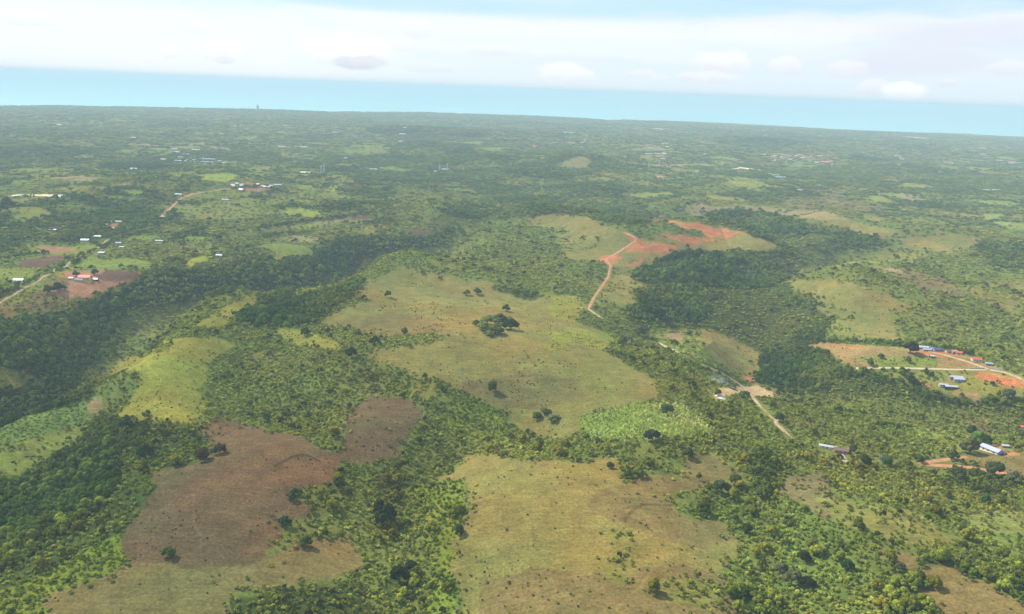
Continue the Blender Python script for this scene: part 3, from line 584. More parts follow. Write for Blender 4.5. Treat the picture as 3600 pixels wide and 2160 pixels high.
n1 = t.noise(pos, 0.55, 4, 0.7); n2 = t.noise(pos, 0.07, 5, 0.6); n3 = t.noise(pos, 0.012, 4, 0.6)
f = t.math('MULTIPLY', t.ramp(n1, .30, .72, .66, 1.28), t.ramp(n2, .3, .7, .84, 1.16))
f = t.math('MULTIPLY', f, t.ramp(n3, .3, .7, .90, 1.10))
cc = t.node('ShaderNodeCombineColor')
for q in range(3): t.l.new(f, cc.inputs[q])
c1 = t.mix(1.0, at.outputs['Color'], cc.outputs[0], blend='MULTIPLY')
n6 = t.noise(pos, 0.009, 5, 0.65)
c1 = t.mix(1.0, c1, t.mix(t.ramp(n6, .34, .66), (1.07, .97, .92, 1), (.91, 1.03, .98, 1)), blend='MULTIPLY')
# bare soil scuffs
n4 = t.noise(pos, 0.035, 6, 0.7)
c1 = t.mix(t.ramp(n4, .60, .74, 0, .22), c1, (.24, .15, .075, 1))
mp = t.node('ShaderNodeMapping'); t.l.new(pos, mp.inputs[0]); mp.inputs['Scale'].default_value = (.045, .50, .5)
n7 = t.noise(mp.outputs[0], 1.0, 4, .7)
cs7 = t.node('ShaderNodeCombineColor')
for q in range(3): t.put(cs7.inputs[q], t.ramp(n7, .32, .68, .86, 1.13))
c1 = t.mix(1.0, c1, cs7.outputs[0], blend='MULTIPLY')
n5 = t.noise(pos, 0.30, 3, 0.6)
c1 = t.mix(t.ramp(n5, .63, .70, 0, .5), c1, (.07, .085, .03, 1))
b = t.node('ShaderNodeBsdfDiffuse'); b.inputs['Roughness'].default_value = .6
t.l.new(c1, b.inputs[0])
bp = t.node('ShaderNodeBump'); bp.inputs['Strength'].default_value = .5; bp.inputs['Distance'].default_value = .5
t.l.new(n1, bp.inputs['Height']); t.l.new(bp.outputs[0], b.inputs['Normal'])
t.l.new(b.outputs[0], out.inputs[0])
gsheet.materials.append(gm)
tag(link(bpy.data.objects.new('ground', gsheet)), kind='structure')

# ------------------------------------------------------------------ sea
sr = np.exp(np.linspace(math.log(5200), math.log(80000), 60)); sa = np.linspace(-math.pi, math.pi, 181)
SA, SR = np.meshgrid(sa, sr)
sea_me = grid_mesh('sea', np.stack([SR * np.sin(SA), SR * np.cos(SA), np.full_like(SA, -20.0)], -1), len(sr), len(sa))
sm, t, out = new_mat('sea_water')
b = t.node('ShaderNodeBsdfPrincipled'); geo = t.node('ShaderNodeNewGeometry')
n = t.noise(geo.outputs['Position'], .0006, 4, .6)
t.l.new(t.mix(t.ramp(n, .35, .7), (.22, .50, .55, 1), (.28, .56, .60, 1)), b.inputs['Base Color'])
b.inputs['Roughness'].default_value = .42; b.inputs['IOR'].default_value = 1.33
n = t.noise(geo.outputs['Position'], .05, 5, .7); bp = t.node('ShaderNodeBump'); bp.inputs['Strength'].default_value = .6; bp.inputs['Distance'].default_value = 2
t.l.new(n, bp.inputs['Height']); t.l.new(bp.outputs[0], b.inputs['Normal']); t.l.new(b.outputs[0], out.inputs[0])
sea_me.materials.append(sm)
tag(link(bpy.data.objects.new('sea', sea_me)), kind='structure')

# ------------------------------------------------------------------ dirt roads, draped on the ground
ROADS = []
def road(label_name, s, width, mat, lift=.22):
    p = parse(s); pts = []
    for (x0, y0), (x1, y1) in zip(p[:-1], p[1:]):
        n = max(1, int(math.hypot(x1 - x0, y1 - y0) / 6)); pts += [(x0 + (x1 - x0) * q / n, y0 + (y1 - y0) * q / n) for q in range(n)]
    pts.append(p[-1]); q = ground(np.array([a[0] for a in pts]), np.array([a[1] for a in pts]))
    # resample in metres
    seg = np.hypot(*(q[1:] - q[:-1]).T); L = np.concatenate([[0], np.cumsum(seg)]); n = max(3, int(L[-1] / 3))
    tt = np.linspace(0, L[-1], n); xy = np.stack([np.interp(tt, L, q[:, 0]), np.interp(tt, L, q[:, 1])], -1)
    for _ in range(4): xy[1:-1] = (xy[:-2] + xy[1:-1] * 2 + xy[2:]) / 4
    ROADS.append((xy.copy(), width))
    d = np.gradient(xy, axis=0); d /= np.linalg.norm(d, axis=1, keepdims=True) + 1e-9
    nn = np.stack([-d[:, 1], d[:, 0]], -1)
    P = np.zeros((n, 5, 3)); jit = 1 + .22 * fbm(xy[:, 0], xy[:, 1], 14, 3, 5)
    for c, o in enumerate((-1, -.5, 0, .5, 1)):
        e = xy + nn * (o * width / 2 * jit)[:, None]; P[:, c, :2] = e; P[:, c, 2] = zat(e[:, 0], e[:, 1]) + lift * (1 if abs(o) < 1 else .3)
    me = grid_mesh(label_name, P, n, 5)
    if me.polygons[0].normal.z < 0: me.flip_normals()
    me.materials.append(mat)
    return tag(link(bpy.data.objects.new(label_name, me)), kind='structure')
m_dirt = plain('pale_dirt', (.36, .26, .15), .9, .3, .12); m_redroad = plain('red_dirt', (.34, .155, .075), .9, .3, .12)
m_track = plain('track_earth', (.26, .17, .10), .9, .4, .15); m_pale = plain('pale_gravel', (.40, .33, .21), .9, .25, .12)
road('dirt_road', '1591,828 1626,847 1649,857 1686,877 1704,884 1749,904 1786,927 1811,952 1836,982', 3.8, m_dirt)
road('dirt_road', '1836,982 1852,998 1870,1014 1885,1033 1897,1044 1915,1060', 2.4, m_track)
road('dirt_road', '1475,640 1469,670 1451,695 1434,720 1421,747', 3.8, m_redroad)
road('dirt_road', '1421,747 1440,760 1455,770', 4, m_dirt)
road('dirt_road', '1506,562 1530,572 1540,580 1520,592 1500,605 1480,618 1462,626 1475,642', 5, m_redroad)
road('dirt_road', '2067,890 2150,889 2230,891 2300,893 2380,894', 3, m_pale)
road('dirt_road', '2392,894 2430,900 2473,919 2560,950', 4, m_dirt)
road('dirt_road', '2386,892 2355,880 2330,872 2290,860 2255,852 2205,842', 3.6, m_dirt)
road('dirt_road', '2220,1122 2255,1114 2317,1107 2335,1104', 5, m_redroad)
road('dirt_road', '2235,1123 2255,1124 2300,1127 2342,1129 2412,1142 2473,1153 2560,1170', 6, m_redroad)
road('dirt_road', '-60,775 0,732 18,720 32,714 50,701 70,690 90,682 105,668 124,661 135,650 160,644 172,630 180,627 200,612 215,608 238,598 250,588 258,580 275,574', 3.4, m_track)
road('dirt_road', '380,530 400,515 425,490 440,478 470,468 560,455', 4.5, m_redroad)
road('dirt_road', '1897,1044 1870,1020 1882,1008', 4, m_dirt)
road('dirt_road', '1985,1076 2015,1087 2030,1093 2035,1105 2042,1116', 4, m_pale)

# ------------------------------------------------------------------ foliage
def foliage_mat(name, inst):
    mt, t, out = new_mat(name)
    at = t.node('ShaderNodeAttribute', attribute_name='tint'); at.attribute_type = 'INSTANCER' if inst else 'OBJECT'
    oi = t.node('ShaderNodeObjectInfo'); tc_ = t.node('ShaderNodeTexCoord')
    n = t.noise(tc_.outputs['Object'], 3.5, 4, .7)
    f = t.math('MULTIPLY', t.ramp(n, .3, .72, .62, 1.42), t.ramp(oi.outputs['Random'], 0, 1, .66, 1.34))
    cc = t.node('ShaderNodeCombineColor')
    for q in range(3): t.l.new(f, cc.inputs[q])
    c = t.mix(1.0, at.outputs['Color'], cc.outputs[0], blend='MULTIPLY')
    d = t.node('ShaderNodeBsdfDiffuse'); tr = t.node('ShaderNodeBsdfTranslucent'); mx = t.node('ShaderNodeMixShader')
    t.l.new(c, d.inputs[0]); t.l.new(t.mix(1.0, c, (1.25, 1.3, .55, 1), blend='MULTIPLY'), tr.inputs[0]); mx.inputs[0].default_value = .22
    t.l.new(d.outputs[0], mx.inputs[1]); t.l.new(tr.outputs[0], mx.inputs[2]); t.l.new(mx.outputs[0], out.inputs[0])
    return mt
M_INST = foliage_mat('massed_leaves', True); M_LEAF = foliage_mat('tree_leaves', False)
M_BARK = plain('bark', (.13, .10, .075), .9, .3, 2.0)

def ico(sub):
    import bmesh
    bm = bmesh.new(); bmesh.ops.create_icosphere(bm, subdivisions=sub, radius=1.0)
    V = np.array([v.co[:] for v in bm.verts]); F = [[v.index for v in f.verts] for f in bm.faces]; bm.free(); return V, F
ICO1, ICO2 = ico(1), ico(2)
def lumps(blobs, rg, sub, leaves, leaf=.16, disp=.22):
    """leafy mass: displaced lobes plus loose leaf sprays over their surface"""
    V, F = [], []; base = 0; v0, f0 = (ICO1 if sub == 1 else ICO2)
    for (c, r) in blobs:
        ph = rg.uniform(0, 10, 3)
        d = 1 + disp * (np.sin(v0 @ np.array([5.1, 3.3, 4.2]) + ph[0]) * .5 + np.sin(v0 @ np.array([-3.7, 6.1, 2.9]) * 1.3 + ph[1]) * .5) + rg.uniform(-disp * .6, disp * .6, len(v0))
        V.append(v0 * d[:, None] * np.array(r) + np.array(c)); F += [[a + base for a in f] for f in f0]; base += len(v0)
    for _ in range(leaves):
        c, r = blobs[rg.integers(len(blobs))]
        n = rg.normal(size=3); n[2] = abs(n[2]) * .8 + .05; n /= np.linalg.norm(n)
        p = np.array(c) + n * np.array(r) * rg.uniform(.95, 1.22)
        a = rg.normal(size=3); a /= np.linalg.norm(a); bb = np.cross(n, a); bb /= np.linalg.norm(bb) + 1e-6
        s = leaf * rg.uniform(.5, 1.2); a = np.cross(bb, n) * s + n * rg.uniform(-.4, .4) * s; bb = bb * s * .8
        V.append(np.array([p - a, p + bb, p + a, p - bb])); F.append([base, base + 1, base + 2, base + 3]); base += 4
    return np.concatenate(V), F
def dome_blobs(rg, n, spread=.62, rmin=.32, rmax=.55, zc=.42, zr=.3):
    out = []
    for q in range(n):
        a = rg.uniform(0, 2 * math.pi); rr = spread * math.sqrt(rg.uniform(0, 1)); r = rg.uniform(rmin, rmax) * (1 - .35 * rr)
        out.append(((rr * math.cos(a), rr * math.sin(a), zc + zr * (1 - (rr / spread) ** 1.5) * rg.uniform(.5, 1.2)), (r, r, r * rg.uniform(.75, 1.0))))
    return out
rg = np.random.default_rng(5)
TEMPL = []
for q in range(4): TEMPL.append(lumps(dome_blobs(rg, 7, .66, .26, .44), rg, 1, 90, .12))                 # bush
for q in range(3): TEMPL.append(lumps(dome_blobs(rg, 8, .7, .28, .46, .55, .4), rg, 1, 130, .15))   # tree-like
for q in range(3): TEMPL.append(lumps(dome_blobs(rg, 16, .85, .16, .30, .30, .35), rg, 1, 120, .10)) # cluster of several
for q in range(2): TEMPL.append(lumps(dome_blobs(rg, 3, .3, .14, .24, .5, .6), rg, 1, 150, .26))  # broad pale leaves
tobj = []
for q, (V, F) in enumerate(TEMPL):
    me = mesh_from('leaf_mass', V, F, M_INST); tobj.append(bpy.data.objects.new('leaf_mass', me))

# candidate plants: even spacing near the camera, widening with distance
CLEAR = []
for cs_, rr_ in (('46,680 206,583 235,574 282,538 385,585 530,620 128,558', 11), ('246,614 253,545 270,554 287,590 295,600 397,526 1998,1083 2030,1092 2137,1111 2296,938 2314,920 2230,843 2262,848 2303,854 2188,838 2357,872 2387,882 2277,933 2426,1081', 8), ('200,678', 17), ('2393,1091', 11), ('1740,958', 10), ('1771,941', 9)):
    q_ = parse(cs_)
    for w_ in ground(np.array([a[0] for a in q_]), np.array([a[1] for a in q_])): CLEAR.append((w_[0], w_[1], rr_))
def cand():
    xs = []
    s = 3.0; R1 = 900.0
    gx, gy = np.meshgrid(np.arange(-R1, R1, s), np.arange(0, R1, s)); gx = gx.ravel(); gy = gy.ravel()
    gx = gx + RNG.uniform(-.55, .55, gx.shape) * s; gy = gy + RNG.uniform(-.55, .55, gy.shape) * s
    r = np.hypot(gx, gy); a = np.arctan2(gx, gy); k = (r > 345) & (r < R1) & (np.abs(a) < math.radians(47))
    xs.append(np.stack([gx[k], gy[k], np.full(k.sum(), s)], -1))
    kk = .0038; AM = math.radians(42.5)
    aa, lr = np.meshgrid(np.arange(-AM, AM, kk), np.arange(math.log(R1), math.log(9500), kk)); aa = aa.ravel(); lr = lr.ravel()
    aa = aa + RNG.uniform(-.55, .55, aa.shape) * kk; lr = lr + RNG.uniform(-.55, .55, aa.shape) * kk
    r = np.exp(lr); k = r < coast_r(aa) - 5
    aa = aa[k]; r = r[k]
    xs.append(np.stack([r * np.sin(aa), r * np.cos(aa), kk * r], -1))
    return np.concatenate(xs)
C = cand()
cx, cy, cs = C.T
jt = RNG.normal(0, 1, (2, len(cx))) * (3.2 + .0035 * np.hypot(cx, cy)) * np.where(fbm(cx, cy, 50, 2, 99) > 0, 1.5, .4)
ccls, chedge = cover_at(cx, cy); cr_ = np.hypot(cx, cy)
clean = ~((cr_ > 1500) & np.isin(ccls, [CI['lime'], CI['brightlime'], CI['tan']])) & np.isin(ccls, [CI[k_] for k_ in ('red', 'pink', 'dirt', 'white', 'plum', 'orange', 'brightlime', 'lime', 'tan', 'crop', 'plant')])
jt = jt * np.where(clean, .12, np.where(np.isin(ccls, [CI['pasture'], CI['yellow']]), .45, 1))
ccls, chedge = cover_at(cx + jt[0], cy + jt[1])
kinds = np.array([CL[n][2] for n in CN])[ccls]; dens = np.array([CL[n][1] for n in CN])[ccls]
cr = np.hypot(cx, cy)
gap = fbm(cx, cy, 60, 3, 101); gap2 = fbm(cx, cy, 18, 2, 103)
# small plants appear in crowds rather than evenly
crowd = fbm(cx, cy, 45, 3, 111)
mixn = fbm(cx, cy, 120, 4, 141, .6)
kinds = np.where((kinds == 'wood') & (mixn > .04) & (cr < 2500), 'scrub', kinds); kinds = np.where((kinds == 'forest') & (mixn > .08) & (cr < 2500), 'wood', kinds)
dens = np.where((kinds == 'scrub') & (mixn > .30) & (dens > .8), .62, dens)
dens = np.where(np.isin(kinds, ['speck', 'dark']), dens * np.where(crowd > .25, 4.0, np.where(crowd > 0, 1.3, .45)), dens)
dens = np.where(np.isin(ccls, [CI['open'], CI['openb'], CI['openg']]), dens * np.where(gap + gap2 * .6 > 0, 1.7, .45), dens)
dens = np.where((ccls == CI['scrub']) & (gap + gap2 * .5 < -.52), .35, dens)
dens = np.where((kinds == 'scrub') & (dens > .8), dens * (1 - .34 * sstep(700, 1300, cr)), dens)
dens = np.where(chedge, 1.0, dens); kinds = np.where(chedge, 'wood', kinds)
for s_, w_ in (('0,716 40,700 85,680 112,666 150,646', 5), ('178,640 200,620 250,598 300,574 380,552', 4), ('623,553 700,541 760,533 868,519', 7), ('623,576 700,566 743,563', 6), ('678,507 700,498 731,500 795,513', 5),
  ('440,428 512,417 560,417 600,428', 9), ('0,627 67,620 110,614', 4), ('1043,503 1100,535 1181,561', 4), ('112,455 200,445 235,447', 9), ('270,459 325,454 378,468', 9), ('1952,831 2080,829 2140,834 2200,838', 4), ('2067,896 2200,897', 2.5),
  ('300,574 340,564 390,564', 3), ('420,572 465,569 530,573', 4), ('300,472 380,480 470,492', 8), ('556,455 640,450 700,470', 8), ('160,652 250,649 345,652', 2), ('2205,836 2300,846 2340,856', 4), ('1336,396 1375,382 1406,372', 6), ('1629,508 1661,494 1699,486', 5)):
    p = parse(s_); q = ground(np.array([a[0] for a in p]), np.array([a[1] for a in p])); lo = q.min(0) - 20; hi = q.max(0) + 20
    ii = np.nonzero((cx > lo[0]) & (cx < hi[0]) & (cy > lo[1]) & (cy < hi[1]))[0]
    ii = ii[seg_dist(cx[ii], cy[ii], q) < w_]; dens[ii] = .85; kinds[ii] = 'wood'
keep = RNG.uniform(0, 1, len(cx)) < dens
for rxy, rw in ROADS:
    lo = rxy.min(0) - 12; hi = rxy.max(0) + 12
    ii = np.nonzero((cx > lo[0]) & (cx < hi[0]) & (cy > lo[1]) & (cy < hi[1]) & keep)[0]
    if len(ii): keep[ii[seg_dist(cx[ii], cy[ii], rxy[::3]) < rw * .5 + 2.8]] = False
for hx, hy, hr in CLEAR:
    d_ = math.hypot(hx, hy); hx -= hx / d_ * hr * .7; hy -= hy / d_ * hr * .7
    keep &= (np.hypot(cx - hx, cy - hy) > hr)
C = C[keep]; cx, cy, cs = C.T; ccls = ccls[keep]; kinds = kinds[keep]; cr = cr[keep]; chedge = chedge[keep]
N = len(cx)
rnd = RNG.uniform(0, 1, (N, 6))
# size, height, tint by kind
PAR = {  # radius factor of spacing, min radius, natural height, tint a, tint b
 'scrub': (.58, 1.3, 2.5, (.100, .126, .014), (.300, .310, .048)),
 'light': (.54, 1.1, 2.0, (.110, .160, .020), (.215, .255, .044)),
 'wood': (.80, 2.0, 6.0, (.054, .086, .012), (.160, .205, .034)),
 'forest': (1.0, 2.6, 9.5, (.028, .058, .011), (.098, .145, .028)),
 'crop': (.46, .9, 1.0, (.110, .165, .034), (.190, .260, .060)),
 'teak': (.50, 1.2, 3.0, (.20, .26, .04), (.70, .72, .32)),
 'speck': (.30, .75, 1.3, (.045, .065, .016), (.120, .140, .030)),
 'dark': (.24, .6, .9, (.018, .016, .010), (.06, .058, .022)),
}
rad = np.zeros(N); hgt = np.zeros(N); tint = np.zeros((N, 3)); idx = np.zeros(N, int)
lowf = fbm(cx, cy, 90, 4, 121, .7) * 1.3; lowf2 = fbm(cx, cy, 500, 3, 125); olive = fbm(cx, cy, 70, 3, 131)
for kd, (rf, rmin, hn, ta, tb) in PAR.items():
    k = kinds == kd
    if not k.any(): continue
    sz = .65 + .85 * rnd[k, 0] ** 1.6
    small = kd in ('speck', 'dark')
    rad[k] = np.maximum(rf * cs[k], rmin) * sz * (.9 if small else 1)
    hgt[k] = hn * (.65 + .7 * rnd[k, 1])
    if small: rad[k] = np.where(rnd[k, 4] > .93, rad[k] * 1.7, rad[k])
    mixv = np.clip(.5 + .55 * lowf[k] + .35 * lowf2[k] + .55 * (rnd[k, 2] - .5), 0, 1)[:, None]
    c = np.array(ta) * (1 - mixv) + np.array(tb) * mixv
    c = c * (1 + .30 * np.clip(olive[k], -1, 1)[:, None] * np.array([1.0, .15, -.2]))
    tint[k] = c
    if kd == 'teak':
        idx[k] = 10 + (rnd[k, 3] * 1.99).astype(int)
    elif kd in ('wood', 'forest'):
        idx[k] = 4 + (rnd[k, 3] * 2.99).astype(int)
    else:
        idx[k] = (rnd[k, 3] * 3.99).astype(int)
big = np.isin(kinds, ['scrub', 'light']) & (rnd[:, 5] > .955)           # taller tree standing in the scrub
rad[big] *= 1.55; hgt[big] *= 1.8; tint[big] = tint[big] * .48; idx[big] = 4 + (rnd[big, 3] * 2.99).astype(int)
dead = np.isin(kinds, ['scrub']) & (rnd[:, 5] < .02); tint[dead] = np.array([.12, .105, .07])
farc = (cs > 8) & ~np.isin(kinds, ['speck', 'dark'])
idx[farc] = 7 + (rnd[farc, 3] * 2.99).astype(int)
hgt = np.where(farc, hgt * 1.15, hgt)
hgt = np.maximum(hgt, rad * .55)
hgt = np.minimum(hgt, np.where(farc, 12, rad * np.where(np.isin(kinds, ['forest', 'wood']), 1.45, 2.0)))
cz = zat(cx, cy)

# ------------------------------------------------------------------ single trees
fr = pix_dir  # (kept short)
def project(x, y, z):
    v = np.stack([x, y, z - CAM_Z], -1); d = v @ fwd
    return IW / 2 + IF * (v @ RT) / d, IH / 2 - IF * (v @ UP) / d
ppx, ppy = project(cx, cy, cz)
inframe = (ppx > 10) & (ppx < IW - 10) & (ppy > 620) & (ppy < IH - 6)
TC, TT = [], []
rg = np.random.default_rng(8)
for q in range(7):
    bl = dome_blobs(rg, 13, .66, .22, .40, .62, .52)
    V, F = lumps(bl, rg, 2, 420, .11, .20)
    TC.append(mesh_from('crown', V, F, M_LEAF))
    # trunk with limbs
    tv, tf = [], []
    def limb(p0, p1, r0_, r1_, n=6):
        p0 = np.array(p0, float); p1 = np.array(p1, float); d = p1 - p0; d /= np.linalg.norm(d)
        a = np.cross(d, [0, 1, .3]); a /= np.linalg.norm(a); b_ = np.cross(d, a); o = len(tv)
        for (p, r_) in ((p0, r0_), (p1, r1_)):
            for k_ in range(n): tv.append(p + (a * math.cos(k_ * 2 * math.pi / n) + b_ * math.sin(k_ * 2 * math.pi / n)) * r_)
        for k_ in range(n): tf.append([o + k_, o + (k_ + 1) % n, o + n + (k_ + 1) % n, o + n + k_])
    limb((0, 0, -.12), (.02, .01, .40), .075, .05)
    for k_ in range(5):
        c = bl[k_][0]; limb((.02, .01, .26 + .03 * k_), (c[0] * .8, c[1] * .8, c[2] - .05), .042, .018)
    TT.append(mesh_from('trunk', tv, tf, M_BARK))
def make_tree(x, y, r, h, tnt, label, group=None, name='tree', cat='tree', v=0, z=None):
    root = bpy.data.objects.new(name, None); link(root); root.location = (x, y, float(zat(x, y)) if z is None else z)
    root.empty_display_size = 2; root.rotation_euler = (0, 0, random.uniform(0, 6.28))
    tag(root, label, cat, group)
    c = bpy.data.objects.new('crown', TC[v % 7]); link(c, root); c.scale = (r, r, h * 1.15); c.location = (0, 0, -h * .17); c['tint'] = [float(a) * b_ for a, b_ in zip(tnt, (1.6, 1.35, 1.05))]
    tk = bpy.data.objects.new('trunk', TT[v % 7]); link(tk, root); tk.scale = (r, r, h)
    return root
